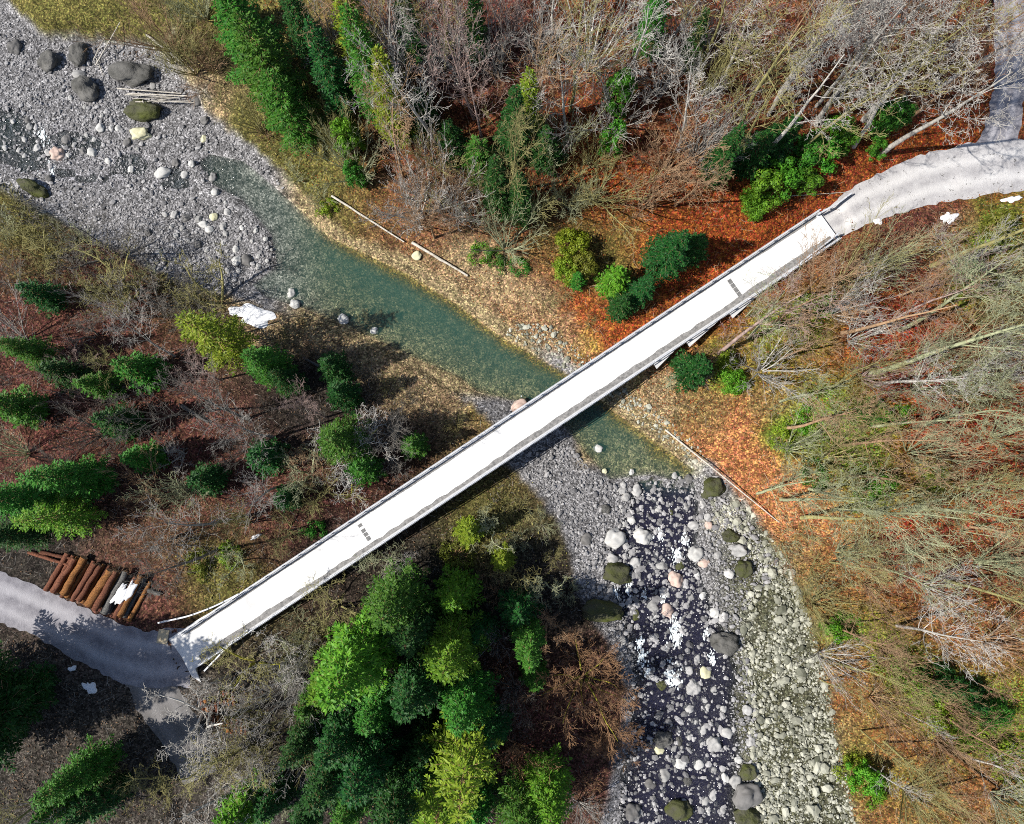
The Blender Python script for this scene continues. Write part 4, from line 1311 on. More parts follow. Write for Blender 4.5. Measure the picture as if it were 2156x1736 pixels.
# ------------------------------------------------------------------ trees: prototypes
def grow(P, D, L, r, lvl, cfg, out, rnd):
    n = cfg['nseg'][lvl]
    step = L / n
    rmin = cfg['rmin']
    P, D = np.array(P, float), np.array(D, float)
    kids = cfg['kids'][lvl] if lvl < len(cfg['kids']) else 0
    lo = cfg['lo'][lvl] if kids else 1
    pts = [P]
    dirs = [D]
    rr = [r]
    for i in range(n):
        D = D + rnd.normal(size=3) * cfg['wig'][lvl]
        D[2] += cfg['trop'][lvl]
        D /= np.linalg.norm(D)
        P = P + D * step
        r2 = max(r * (1 - cfg['taper'][lvl] * (i + 1) / n), rmin)
        out.append((lvl, pts[-1], P, max(rr[-1], rmin), r2))
        pts.append(P)
        dirs.append(D)
        rr.append(r2)
    if not kids:
        return
    kn = max(1, int(round(kids * rnd.uniform(.75, 1.25))))
    a0 = rnd.random() * 6.28
    for k in range(kn):
        t = lo + (1 - lo) * ((k + rnd.random()) / kn)
        f = t * n
        i = min(int(f), n - 1)
        p = pts[i] + (pts[i + 1] - pts[i]) * (f - i)
        d = dirs[i + 1]
        az = a0 + k * 2.4 + rnd.normal() * .4
        ref = np.array([1.0, 0, 0]) if abs(d[2]) > 0.9 else np.array([0, 0, 1.0])
        A = np.cross(d, ref)
        A /= np.linalg.norm(A)
        B = np.cross(d, A)
        an = cfg['ang'][lvl] * rnd.uniform(.7, 1.25)
        nd = d * math.cos(an) + (A * math.cos(az) + B * math.sin(az)) * math.sin(an)
        ln = L * cfg['ratio'][lvl] * (1 - cfg.get('fall', 0.55) * t) * rnd.uniform(.7, 1.25)
        grow(p, nd, ln, max(rr[i + 1] * cfg['rr'][lvl], rmin), lvl + 1, cfg, out, rnd)


def build_bare(cfg, seed):
    rnd = np.random.default_rng(seed)
    out = []
    if cfg.get('stems', 1) == 1:
        grow((0, 0, -0.4), (rnd.normal() * .04, rnd.normal() * .04, 1), cfg['h'], cfg['r'], 0, cfg, out, rnd)
    else:
        for k in range(cfg['stems']):
            a = k * 6.283 / cfg['stems'] + rnd.normal() * .3
            q = cfg['lean'] * rnd.uniform(.25, 1.1)
            d = np.array([math.cos(a) * math.sin(q), math.sin(a) * math.sin(q), math.cos(q)])
            grow((.25 * math.cos(a), .25 * math.sin(a), -0.3), d, cfg['h'] * rnd.uniform(.7, 1.1), cfg['r'], 0, cfg, out, rnd)
    T = [o for o in out if o[0] == 0]
    B = [o for o in out if o[0] > 0]
    res = []
    for nm, L in (('trunk', T), ('crown', B)):
        p = Pile()
        for k, sel in ((7 if nm == 'trunk' else 4, [o for o in L if o[3] > 0.06]), (3, [o for o in L if o[3] <= 0.06])):
            if sel:
                p.add(*tubes([o[1] for o in sel], [o[2] for o in sel], [o[3] for o in sel], [o[4] for o in sel], k))
        res.append(p.mesh(nm, M['bark_grey_tree'], True))
    return res


CF = {
    'beech': dict(h=24, r=.34, rmin=.014, nseg=(9, 6, 5, 3, 2), kids=(15, 7, 5, 3), lo=(.46, .2, .15, .2), wig=(.035, .13, .2, .25, .3), trop=(.02, .05, .05, .03, .02),
                  taper=(.85, .85, .85, .8, .6), ang=(.95, .75, .75, .8), ratio=(.42, .48, .48, .5), rr=(.42, .5, .55, .6), fall=.5),
    'ash': dict(h=20, r=.26, rmin=.016, nseg=(8, 6, 4, 3), kids=(14, 8, 6), lo=(.3, .15, .15), wig=(.05, .1, .16, .2), trop=(.02, .12, .1, .05),
                taper=(.85, .85, .85, .7), ang=(.8, .6, .65), ratio=(.5, .45, .42), rr=(.42, .5, .55), fall=.45),
    'fan': dict(h=12, r=.11, rmin=.016, stems=11, lean=.62, nseg=(8, 5, 3), kids=(11, 6), lo=(.2, .12), wig=(.06, .1, .16), trop=(.03, .1, .08),
                taper=(.85, .85, .7), ang=(.5, .5), ratio=(.42, .42), rr=(.5, .6), fall=.5),
    'dome': dict(h=9, r=.13, rmin=.016, stems=9, lean=.95, nseg=(7, 5, 4, 2), kids=(8, 8, 6), lo=(.2, .15, .15), wig=(.09, .12, .16, .2), trop=(.05, .1, .08, .06),
                 taper=(.8, .85, .8, .7), ang=(.6, .6, .6), ratio=(.55, .5, .45), rr=(.55, .55, .6), fall=.35),
    'shrub': dict(h=3.6, r=.045, rmin=.013, stems=12, lean=.95, nseg=(5, 4, 2), kids=(6, 4), lo=(.15, .15), wig=(.1, .16, .2), trop=(.06, .06, .05),
                  taper=(.7, .7, .6), ang=(.6, .6), ratio=(.5, .5), rr=(.6, .7), fall=.4),
    'sapling': dict(h=13, r=.12, rmin=.014, nseg=(9, 5, 3), kids=(26, 7), lo=(.3, .15), wig=(.04, .12, .2), trop=(.01, .07, .05),
                    taper=(.85, .8, .7), ang=(.75, .65), ratio=(.24, .42), rr=(.4, .6), fall=.55),
    'gnarled': dict(h=8, r=.2, rmin=.018, stems=3, lean=.6, nseg=(6, 6, 5, 3), kids=(7, 7, 5), lo=(.25, .15, .15), wig=(.2, .3, .34, .4), trop=(.04, .03, .02, 0),
                    taper=(.7, .8, .8, .6), ang=(.9, .85, .85), ratio=(.6, .5, .42), rr=(.5, .5, .55), fall=.3),
}
BP = {}
for kk, (nm, cnt) in enumerate((('beech', 4), ('ash', 3), ('fan', 4), ('dome', 2), ('shrub', 4), ('sapling', 3), ('gnarled', 3))):
    BP[nm] = [build_bare(CF[nm], 1000 + kk * 17 + i) for i in range(cnt)]


def cards(Cn, Dn, Nn, L, Wd):
    """leaf-shaped four-cornered pieces: centre, long direction, normal"""
    Cn, Dn, Nn = (np.asarray(a, float) for a in (Cn, Dn, Nn))
    Dn = Dn / (np.linalg.norm(Dn, axis=1, keepdims=True) + 1e-9)
    Sd = np.cross(Nn, Dn)
    Sd /= np.linalg.norm(Sd, axis=1, keepdims=True) + 1e-9
    L, Wd = np.asarray(L)[:, None], np.asarray(Wd)[:, None]
    V = np.stack([Cn - Dn * L / 2, Cn + Sd * Wd / 2 - Dn * L * .05, Cn + Dn * L / 2, Cn - Sd * Wd / 2 - Dn * L * .05], 1).reshape(-1, 3)
    n = len(Cn)
    return V, (np.arange(n) * 4)[:, None] + np.arange(4)[None]


def build_spruce(seed, h=18, R=3.6, whorl=.55, per=7, droop=.35, dens=1.0, bare=.1, shape=.8):
    rnd = np.random.default_rng(seed)
    Cn, Dn, Nn, Ls, Ws = [], [], [], [], []
    P0, P1, R0, R1 = [], [], [], []
    z = h * bare
    while z < h * .985:
        t = (z - h * bare) / (h * (1 - bare))
        Lb = R * (1 - t) ** shape * (0.35 + 0.65 * min(1, t / .12)) + 0.18
        m = max(4, int(per * (1 - .35 * t)))
        a0 = rnd.random() * 6.28
        for k in range(m):
            a = a0 + k * 6.283 / m + rnd.normal() * .22
            L = Lb * rnd.uniform(.68, 1.18)
            zz = z + rnd.normal() * whorl * .35
            rise = .25 - droop * (1 - t) + .5 * t
            hd = np.array([math.cos(a), math.sin(a), 0])
            sd = np.array([-math.sin(a), math.cos(a), 0])
            ns = 4
            prev = np.array([0, 0, zz])
            for s in range(1, ns + 1):
                u = s / ns
                p = np.array([0, 0, zz]) + hd * L * u + np.array([0, 0, L * (rise * u - .35 * droop * u * u + .22 * droop * u ** 4)])
                P0.append(prev)
                P1.append(p)
                R0.append(.035 * (1 - (s - 1) / ns) * (.4 + L / R))
                R1.append(.035 * (1 - s / ns) * (.4 + L / R) + .004)
                prev = p
            nsp = max(3, int(L / .2 * dens))
            for s in range(nsp):
                u = .12 + .9 * (s + rnd.random()) / nsp
                c0 = np.array([0, 0, zz]) + hd * L * u + np.array([0, 0, L * (rise * u - .35 * droop * u * u + .22 * droop * u ** 4)])
                wl = min(1.0, (.55 * L) * (1.05 - u) + .16)
                for sg in (-1, 1):
                    ln = wl * rnd.uniform(.55, 1.15)
                    d = hd * rnd.uniform(.5, 1.0) + sd * sg * rnd.uniform(.6, 1.1) + np.array([0, 0, rnd.uniform(-.35, .2)])
                    d /= np.linalg.norm(d)
                    nc = 1 if ln < .4 else 2
                    for q in range(nc):
                        l2 = ln / nc * 1.35
                        Cn.append(c0 + d * (ln * (q + .5) / nc) + rnd.normal(size=3) * .03)
                        Dn.append(d + rnd.normal(size=3) * .2)
                        Nn.append(np.array([0, 0, 1]) + rnd.normal(size=3) * .55)
                        Ls.append(max(l2, .22))
                        Ws.append(rnd.uniform(.12, .2))
            Cn.append(prev)
            Dn.append(hd + np.array([0, 0, .25]))
            Nn.append(np.array([0, 0, 1.]))
            Ls.append(.5)
            Ws.append(.16)
        z += whorl * (1 - .35 * t)
    p = Pile()
    p.add(*cards(Cn, Dn, Nn, Ls, Ws))
    crown = p.mesh('crown', M['leaf_mid'])
    q = Pile()
    zs = np.linspace(-.4, h, 12)
    V, Qd = poly_tube(np.stack([.03 * np.sin(zs), .03 * np.cos(zs * .7), zs], 1), np.maximum(.26 * (1 - zs / h) * h / 18, .015), 7)
    q.add(V, Qd)
    q.add(*tubes(P0, P1, R0, R1, 3))
    return q.mesh('trunk', M['bark_brown_tree'], True), crown


SP = {
    'wide': [build_spruce(31, 17, 4.0, .6, 8, .35), build_spruce(32, 17, 3.7, .55, 8, .45)],
    'narrow': [build_spruce(33, 20, 2.7, .5, 7, .4, 1.0, .08, .7), build_spruce(34, 20, 2.4, .5, 7, .5, 1.0, .1, .65)],
    'sparse': [build_spruce(35, 18, 3.8, .85, 6, .55, .95, .15, .75), build_spruce(36, 18, 3.5, .9, 6, .4, 1.0, .1, .8)],
    'young': [build_spruce(37, 8, 2.2, .38, 7, .2, 1.1, .03, .9), build_spruce(38, 8, 2.5, .4, 7, .25, 1.1, .03, .9)],
}


def build_leafy(seed, rx=1.8, h=3.6, clumps=34, per=110, size=.17):
    rnd = np.random.default_rng(seed)
    Cn, Dn, Nn = [], [], []
    P0, P1, R0, R1 = [], [], [], []
    for k in range(clumps):
        a, q = rnd.random() * 6.283, math.sqrt(rnd.random())
        zf = rnd.uniform(.2, 1)
        rad = rx * q * math.sqrt(max(.05, 1 - (zf - .35) ** 2 / .55))
        c0 = np.array([math.cos(a) * rad, math.sin(a) * rad, zf * h * .88])
        cr = rnd.uniform(.35, .65) * rx / 1.8
        base = np.array([rnd.normal() * .1, rnd.normal() * .1, -.2])
        mid = (base + c0) / 2 + rnd.normal(size=3) * .15
        for u, v, r0, r1 in ((base, mid, .05, .03), (mid, c0, .03, .01)):
            P0.append(u), P1.append(v), R0.append(r0), R1.append(r1)
        n = int(per * (cr / .5) ** 2)
        d = rnd.normal(size=(n, 3))
        d /= np.linalg.norm(d, axis=1, keepdims=True)
        Cn.append(c0 + d * cr * rnd.uniform(.5, 1.1, (n, 1)) * np.array([1, 1, .75]))
        Nn.append(d + np.array([0, 0, .6]) + rnd.normal(size=(n, 3)) * .35)
        Dn.append(np.cross(d, rnd.normal(size=(n, 3))))
    Cn, Dn, Nn = map(np.concatenate, (Cn, Dn, Nn))
    p = Pile()
    n = len(Cn)
    p.add(*cards(Cn, Dn, Nn, rnd.uniform(.8, 1.5, n) * size, rnd.uniform(.6, 1.0, n) * size))
    q = Pile()
    q.add(*tubes(P0, P1, R0, R1, 4))
    return q.mesh('trunk', M['bark_brown_tree'], True), p.mesh('crown', M['leaf_holly'])


LP = {'holly': [build_leafy(51), build_leafy(52, 1.9, 3.2), build_leafy(53, 1.6, 4.0)],
      'ivy': [build_leafy(54, 1.7, 10, 90, 90, .2), build_leafy(55, 1.5, 9, 80, 90, .2)],
      'low': [build_leafy(56, 1.6, 1.3, 22, 80, .15), build_leafy(57, 1.8, 1.0, 22, 80, .15)]}

# ------------------------------------------------------------------ trees: planting
trees = []          # (root, dx, dy, look, name, category, place key, label or None)
PLACES = [
    ('upper left bank', [(200, -300), (660, -300), (640, 60), (700, 260), (640, 420), (420, 200), (200, 60)], 'on the upper left bank'),
    ('riffle bank', [(-300, 360), (0, 380), (440, 590), (420, 640), (0, 640), (-300, 640)], 'on left bank of the riffle'),
    ('upper wood', [(640, -300), (1560, -300), (1500, 250), (1120, 250), (1120, 130), (640, 260)], 'high above the pool'),
    ('pool slope', [(600, 240), (1120, 130), (1120, 250), (1500, 250), (1660, 290), (1560, 480), (1350, 700), (1100, 620), (850, 480), (620, 430)], 'just above the pool'),
    ('beech wood', [(1500, -300), (2500, -300), (2500, 420), (1850, 480), (1540, 500), (1500, 250)], 'in the upper right wood'),
    ('right slope', [(1380, 720), (1700, 520), (2500, 380), (2500, 780), (1450, 850)], 'on slope right of bridge'),
    ('middle right', [(1380, 780), (2500, 780), (2500, 1180), (1620, 1180), (1440, 900)], 'on the middle right slope'),
    ('lower right', [(1600, 1180), (2500, 1180), (2500, 2100), (1740, 2100), (1700, 1300)], 'on the lower right slope'),
    ('left wood', [(-300, 560), (500, 620), (1000, 860), (880, 930), (-300, 930)], 'in the left wood'),
    ('log pile wood', [(-300, 930), (1000, 900), (480, 1260), (-300, 1260)], 'between log pile and river'),
    ('lower left', [(-300, 1260), (700, 1260), (640, 2100), (-300, 2100)], 'in the lower left wood'),
    ('bottom wood', [(540, 1300), (900, 1080), (1120, 1240), (1140, 2100), (600, 2100)], 'in the bottom conifer wood'),
    ('rapids scrub', [(880, 1120), (1130, 940), (1420, 1400), (1330, 2100), (1100, 2100), (1100, 1240)], 'between bottom conifers and rapids'),
]


def place_of(dx, dy):
    for k, poly, _ in PLACES:
        if inside(np.array([dx]), np.array([dy]), poly)[0]:
            return k
    return min(PLACES, key=lambda p: min(math.hypot(dx - a, dy - b) for a, b in p[1]))[0]


def plant(meshes, dx, dy, scale, mats, hmid, look, name, cat, label=None, zs=1.0, tilt=0.06, rot=None, base=False, strict=True):
    """stand a tree so that its middle shows at (dx, dy) in the photo"""
    z = 3.0
    for _ in range(4):
        x, y = up(dx, dy, z + (0 if base else hmid * scale * zs))
        z = zat(float(x), float(y))
    if strict:
        for pts, hw in ((RW, 4.0), (RW2, 2.6), (RE, 3.9), (RE2, 3.0), (DK, 3.4)):
            if dist_line(np.array([x]), np.array([y]), pts)[0][0] < hw:
                return None
        if inside(np.array([x]), np.array([y]), RIV)[0]:
            return None
    r = empty(name, (float(x), float(y), z - 0.05), random.random() * 6.283 if rot is None else rot)
    r.rotation_euler.x = random.uniform(-tilt, tilt)
    r.rotation_euler.y = random.uniform(-tilt, tilt)
    r.scale = (scale, scale, scale * zs)
    for nm, me, m in zip(('trunk', 'crown'), meshes, mats):
        o = obj(nm, me, r)
        setmat(o, m)
    trees.append((r, dx, dy, look, name, cat, place_of(dx, dy), label))
    return r


def bare(kind, dx, dy, color, scale=1.0, label=None, tilt=.08, trunk=None, i=None, base=False):
    pr = BP[kind]
    me = pr[len(trees) % len(pr) if i is None else i]
    h = CF[kind]['h']
    big = {'beech': ('tall', 'bare_tree', 'tree'), 'ash': ('medium', 'bare_tree', 'tree'), 'fan': ('fan shaped', 'bare_tree', 'tree'), 'dome': ('round headed', 'bare_tree', 'tree'),
           'shrub': ('low', 'bare_shrub', 'shrub'), 'sapling': ('slender', 'bare_tree', 'tree'), 'gnarled': ('crooked', 'bare_tree', 'tree')}[kind]
    look = f"{big[0]} {CNAME[color]} bare {big[2]}"
    m = M['bark_' + color + '_tree']
    return plant(me, dx, dy, scale * random.uniform(.92, 1.08), (M['bark_' + (trunk or color) + '_tree'], m), h * (.6 if kind in ('beech', 'ash', 'sapling') else .45), look, big[1], big[2], label, 1.0, tilt, base=base)


CNAME = {'grey': 'grey', 'white': 'pale grey', 'tan': 'tan', 'olive': 'olive', 'green': 'greenish grey', 'brown': 'reddish brown', 'dark': 'dark', 'mauve': 'pinkish grey', 'moss': 'yellow mossed'}


def conif(kind, dx, dy, leaf, scale=1.0, label=None, zs=1.0):
    pr = SP[kind]
    h = {'wide': 17, 'narrow': 20, 'sparse': 18, 'young': 8}[kind]
    kn = {'wide': 'broad', 'narrow': 'narrow', 'sparse': 'loose', 'young': 'young'}[kind]
    ln = {'bright': 'bright green', 'mid': 'green', 'dark': 'dark green', 'yellow': 'yellow green', 'olive': 'olive green'}[leaf]
    return plant(pr[len(trees) % 2], dx, dy, scale, (M['bark_brown_tree'], M['leaf_' + leaf]), h * .5, f'{kn} {ln} conifer', 'conifer', 'conifer', label, zs, .04)


def leafy(kind, dx, dy, leaf, scale=1.0, label=None, zs=1.0):
    pr = LP[kind]
    ln = {'bright': 'bright green', 'mid': 'green', 'dark': 'dark green', 'yellow': 'yellow green', 'holly': 'glossy green', 'olive': 'olive green'}[leaf]
    kn, nm, ct = {'holly': ('evergreen shrub', 'evergreen_shrub', 'shrub'), 'ivy': ('ivy clad tree', 'ivy_clad_tree', 'tree'), 'low': ('low leafy plant', 'leafy_plant', 'plant')}[kind]
    return plant(pr[len(trees) % len(pr)], dx, dy, scale, (M['bark_brown_tree'], M['leaf_' + leaf]), {'holly': 1.8, 'ivy': 5, 'low': .6}[kind], f'{ln} {kn}', nm, ct, label, zs, .05)


# conifers, as they stand in the photo
for a in [('wide', 515, 70, 'mid', 1.1), ('wide', 560, 150, 'mid', 1.15), ('wide', 600, 225, 'mid', .9), ('narrow', 745, 60, 'yellow', 1.0), ('narrow', 775, 140, 'mid', 1.05), ('narrow', 812, 215, 'yellow', .95),
          ('narrow', 690, 150, 'dark', .9), ('narrow', 1112, 215, 'yellow', .72), ('narrow', 1075, 270, 'dark', .8), ('narrow', 1052, 395, 'dark', .8), ('narrow', 1100, 420, 'dark', .7),
          ('young', 1298, 590, 'bright', .95), ('wide', 1405, 530, 'dark', .75), ('wide', 1350, 610, 'dark', .55), ('young', 1460, 520, 'dark', 1.0), ('narrow', 1385, 30, 'mid', .8), ('narrow', 1530, 330, 'dark', .7),
          ('young', 1460, 775, 'dark', 1.1), ('sparse', 450, 715, 'yellow', 1.15), ('wide', 555, 765, 'mid', .9), ('wide', 600, 800, 'dark', .6), ('young', 292, 780, 'mid', 1.25), ('young', 205, 808, 'mid', 1.1),
          ('wide', 55, 740, 'mid', .7), ('young', 130, 785, 'dark', 1.2), ('young', 240, 890, 'dark', 1.2), ('wide', 55, 1050, 'mid', 1.0), ('wide', 155, 1010, 'mid', .95), ('sparse', 120, 1085, 'bright', .9), ('wide', 30, 1120, 'dark', .8),
          ('young', 300, 965, 'mid', 1.1), ('young', 552, 960, 'dark', 1.2), ('wide', 715, 925, 'mid', .95), ('young', 760, 985, 'mid', 1.2), ('young', 872, 935, 'mid', 1.0), ('young', 700, 775, 'dark', 1.1), ('young', 720, 830, 'dark', 1.2),
          ('wide', 745, 1385, 'bright', 1.15), ('wide', 830, 1280, 'mid', .9), ('wide', 690, 1440, 'bright', .7), ('wide', 945, 1375, 'bright', .9), ('young', 960, 1250, 'bright', 1.1), ('wide', 800, 1490, 'mid', .7), ('wide', 880, 1455, 'dark', .9),
          ('wide', 985, 1480, 'mid', .8), ('wide', 715, 1555, 'dark', .8), ('wide', 775, 1610, 'dark', .85), ('wide', 690, 1640, 'dark', .8), ('wide', 830, 1680, 'dark', .9), ('sparse', 965, 1600, 'yellow', 1.15), ('sparse', 920, 1700, 'yellow', 1.0),
          ('wide', 1150, 1665, 'bright', .95), ('wide', 1100, 1720, 'mid', .8), ('narrow', 1115, 1350, 'mid', .75), ('young', 1125, 1430, 'mid', .9), ('young', 505, 1715, 'bright', 1.3), ('young', 570, 1690, 'dark', 1.1), ('wide', 165, 1640, 'mid', .8), ('young', 200, 1690, 'dark', 1.2),
          ('young', 40, 1455, 'dark', 1.1), ('young', 15, 1490, 'dark', 1.1), ('wide', 640, 1720, 'dark', .7), ('young', 900, 1560, 'dark', 1.1), ('young', 1000, 1700, 'mid', 1.0), ('wide', 860, 1330, 'dark', .8), ('young', 500, 25, 'olive', 1.2), ('young', 985, 1120, 'yellow', .9),
          ('young', 1090, 1290, 'dark', 1.0), ('narrow', 640, 60, 'dark', .8), ('young', 880, 235, 'dark', 1.1), ('young', 1150, 310, 'dark', 1.1)]:
    a = list(a)
    pk_ = place_of(a[1], a[2])
    a[4] *= 1.28 if pk_ == 'bottom wood' else (0.95 if pk_ in ('left wood', 'log pile wood') else 1.08)
    conif(*a)
for a in [('narrow', 1000, 60, 'dark', .7), ('narrow', 860, 60, 'dark', .8), ('young', 1010, 330, 'mid', 1.2), ('young', 950, 300, 'dark', 1.2), ('young', 1590, 320, 'dark', 1.2), ('young', 1650, 290, 'dark', 1.2), ('narrow', 1470, 90, 'dark', .6), ('young', 20, 860, 'mid', 1.3), 
          ('young', 430, 1010, 'dark', 1.0), ('young', 600, 1050, 'dark', .9), ('wide', 640, 1560, 'dark', .8), ('wide', 1040, 1530, 'dark', .7), ('wide', 880, 1610, 'dark', .8), ('young', 1060, 1180, 'yellow', .9),
          ('young', 1010, 1330, 'dark', 1.1), ('wide', 740, 1700, 'mid', .8), ('young', 650, 1480, 'mid', 1.0), ('young', 120, 1700, 'mid', 1.2), ('young', 80, 620, 'dark', 1.0), ('young', 1215, 590, 'mid', .6), ('young', 1310, 640, 'dark', .9)]:
    conif(*a)
# evergreen shrubs
for a in [('holly', 1605, 400, 'bright', 1.5), ('holly', 1585, 430, 'bright', 1.0), ('holly', 1650, 365, 'holly', 1.5), ('holly', 1700, 385, 'holly', 1.2), ('holly', 1730, 315, 'holly', 1.5), ('holly', 1770, 285, 'holly', 1.35), ('holly', 1690, 325, 'mid', 1.3),
          ('holly', 1868, 243, 'mid', 1.3), ('holly', 1900, 235, 'mid', 1.0), ('holly', 1845, 315, 'holly', .8), ('ivy', 725, 290, 'bright', 1.05), ('ivy', 745, 360, 'mid', .85), ('ivy', 1300, 200, 'holly', 1.0), ('ivy', 1290, 290, 'holly', .95),
          ('holly', 1205, 510, 'yellow', 1.3), ('holly', 1230, 560, 'olive', 1.2), ('holly', 1190, 570, 'yellow', 1.0), ('holly', 1545, 805, 'bright', 1.0), ('holly', 1530, 760, 'yellow', .9), ('low', 1700, 650, 'yellow', 1.2), ('low', 1740, 640, 'bright', 1.1), ('low', 1690, 700, 'olive', 1.2),
          ('low', 1650, 915, 'yellow', 1.3), ('low', 1710, 885, 'bright', 1.2), ('low', 1740, 900, 'yellow', 1.2), ('low', 1840, 870, 'mid', 1.2), ('low', 1900, 870, 'bright', 1.1), ('holly', 1860, 1020, 'bright', 1.0), ('low', 1830, 1050, 'mid', 1.2), ('low', 1720, 1000, 'mid', 1.2),
          ('holly', 1760, 1322, 'bright', 1.1), ('low', 1790, 1320, 'bright', 1.1), ('holly', 1990, 1440, 'dark', 1.3), ('holly', 2040, 1470, 'dark', 1.3), ('holly', 2090, 1500, 'mid', 1.2), ('low', 1880, 1395, 'yellow', 1.6), ('low', 1920, 1420, 'bright', 1.6), ('low', 1960, 1470, 'yellow', 1.6), ('low', 2010, 1510, 'yellow', 1.6),
          ('low', 2060, 1540, 'bright', 1.7), ('low', 2110, 1570, 'yellow', 1.7), ('low', 2140, 1600, 'yellow', 1.7), ('holly', 1825, 1640, 'bright', 1.3), ('low', 1800, 1620, 'yellow', 1.3), ('low', 1850, 1670, 'bright', 1.3), ('holly', 2100, 480, 'olive', 1.3), ('holly', 2040, 575, 'mid', 1.1), ('low', 2070, 600, 'olive', 1.4),
          ('low', 1000, 1110, 'yellow', 1.2), ('low', 960, 1170, 'olive', 1.3), ('low', 1050, 545, 'mid', 1.1), ('low', 1095, 560, 'mid', .9), ('low', 690, 440, 'yellow', 1.0), ('low', 1010, 530, 'bright', 1.0), ('low', 420, 1190, 'olive', 1.2), ('low', 480, 1170, 'yellow', 1.0), ('low', 660, 1120, 'mid', 1.0), ('holly', 300, 790, 'mid', 1.0)]:
    leafy(*a)

# bare trees that stand out
bare('fan', 905, 395, 'grey', 1.25, 'biggest grey fan of bare stems on slope above the pool')
bare('fan', 870, 440, 'white', .9)
bare('fan', 960, 430, 'grey', .95)
bare('fan', 1255, 70, 'white', 1.3, 'big pale fan of bare stems at top centre')
bare('fan', 1420, 320, 'tan', 1.15, 'big tan fan of bare stems above the glossy green shrubs')
bare('fan', 1370, 400, 'tan', 1.0)
bare('fan', 1490, 280, 'grey', 1.0)
bare('dome', 1235, 1445, 'brown', 1.05, 'round reddish brown bare tree beside the lower rapids', trunk='moss', i=0)
bare('dome', 1290, 1560, 'brown', .5, 'small reddish brown bare tree at water edge below the round one', i=1)
bare('gnarled', 740, 960, 'white', 1.0, 'pale crooked bare tree over the dark conifer left of bridge', trunk='moss')
bare('gnarled', 640, 1000, 'green', .9)
bare('gnarled', 400, 1520, 'white', 1.25, 'pale crooked bare tree over the muddy track')
bare('gnarled', 330, 1580, 'white', 1.25)
bare('gnarled', 420, 1640, 'white', 1.3)
bare('gnarled', 350, 1690, 'white', 1.3)
bare('gnarled', 480, 1600, 'olive', 1.1)
bare('gnarled', 540, 1560, 'grey', 1.0)
bare('gnarled', 470, 1440, 'grey', .8)
bare('gnarled', 520, 1410, 'olive', .9, 'yellow mossed crooked tree beside the concrete slab', trunk='moss')
bare('gnarled', 470, 1700, 'white', 1.1)
bare('shrub', 890, 1275, 'tan', 1.3, 'tan starburst bare shrub among bottom conifers')
bare('beech', 1850, 110, 'grey', 1.15, tilt=.03)
bare('beech', 1980, 90, 'white', 1.2, tilt=.03)
bare('beech', 2010, 190, 'white', 1.05, tilt=.03)
bare('beech', 1745, 60, 'grey', 1.05, tilt=.03)
bare('beech', 2110, 60, 'white', .9)
bare('beech', 1900, 50, 'grey', 1.1)
bare('beech', 2000, 740, 'green', 1.1, 'tall pale trunked tree leaning out across the red leaf slope')

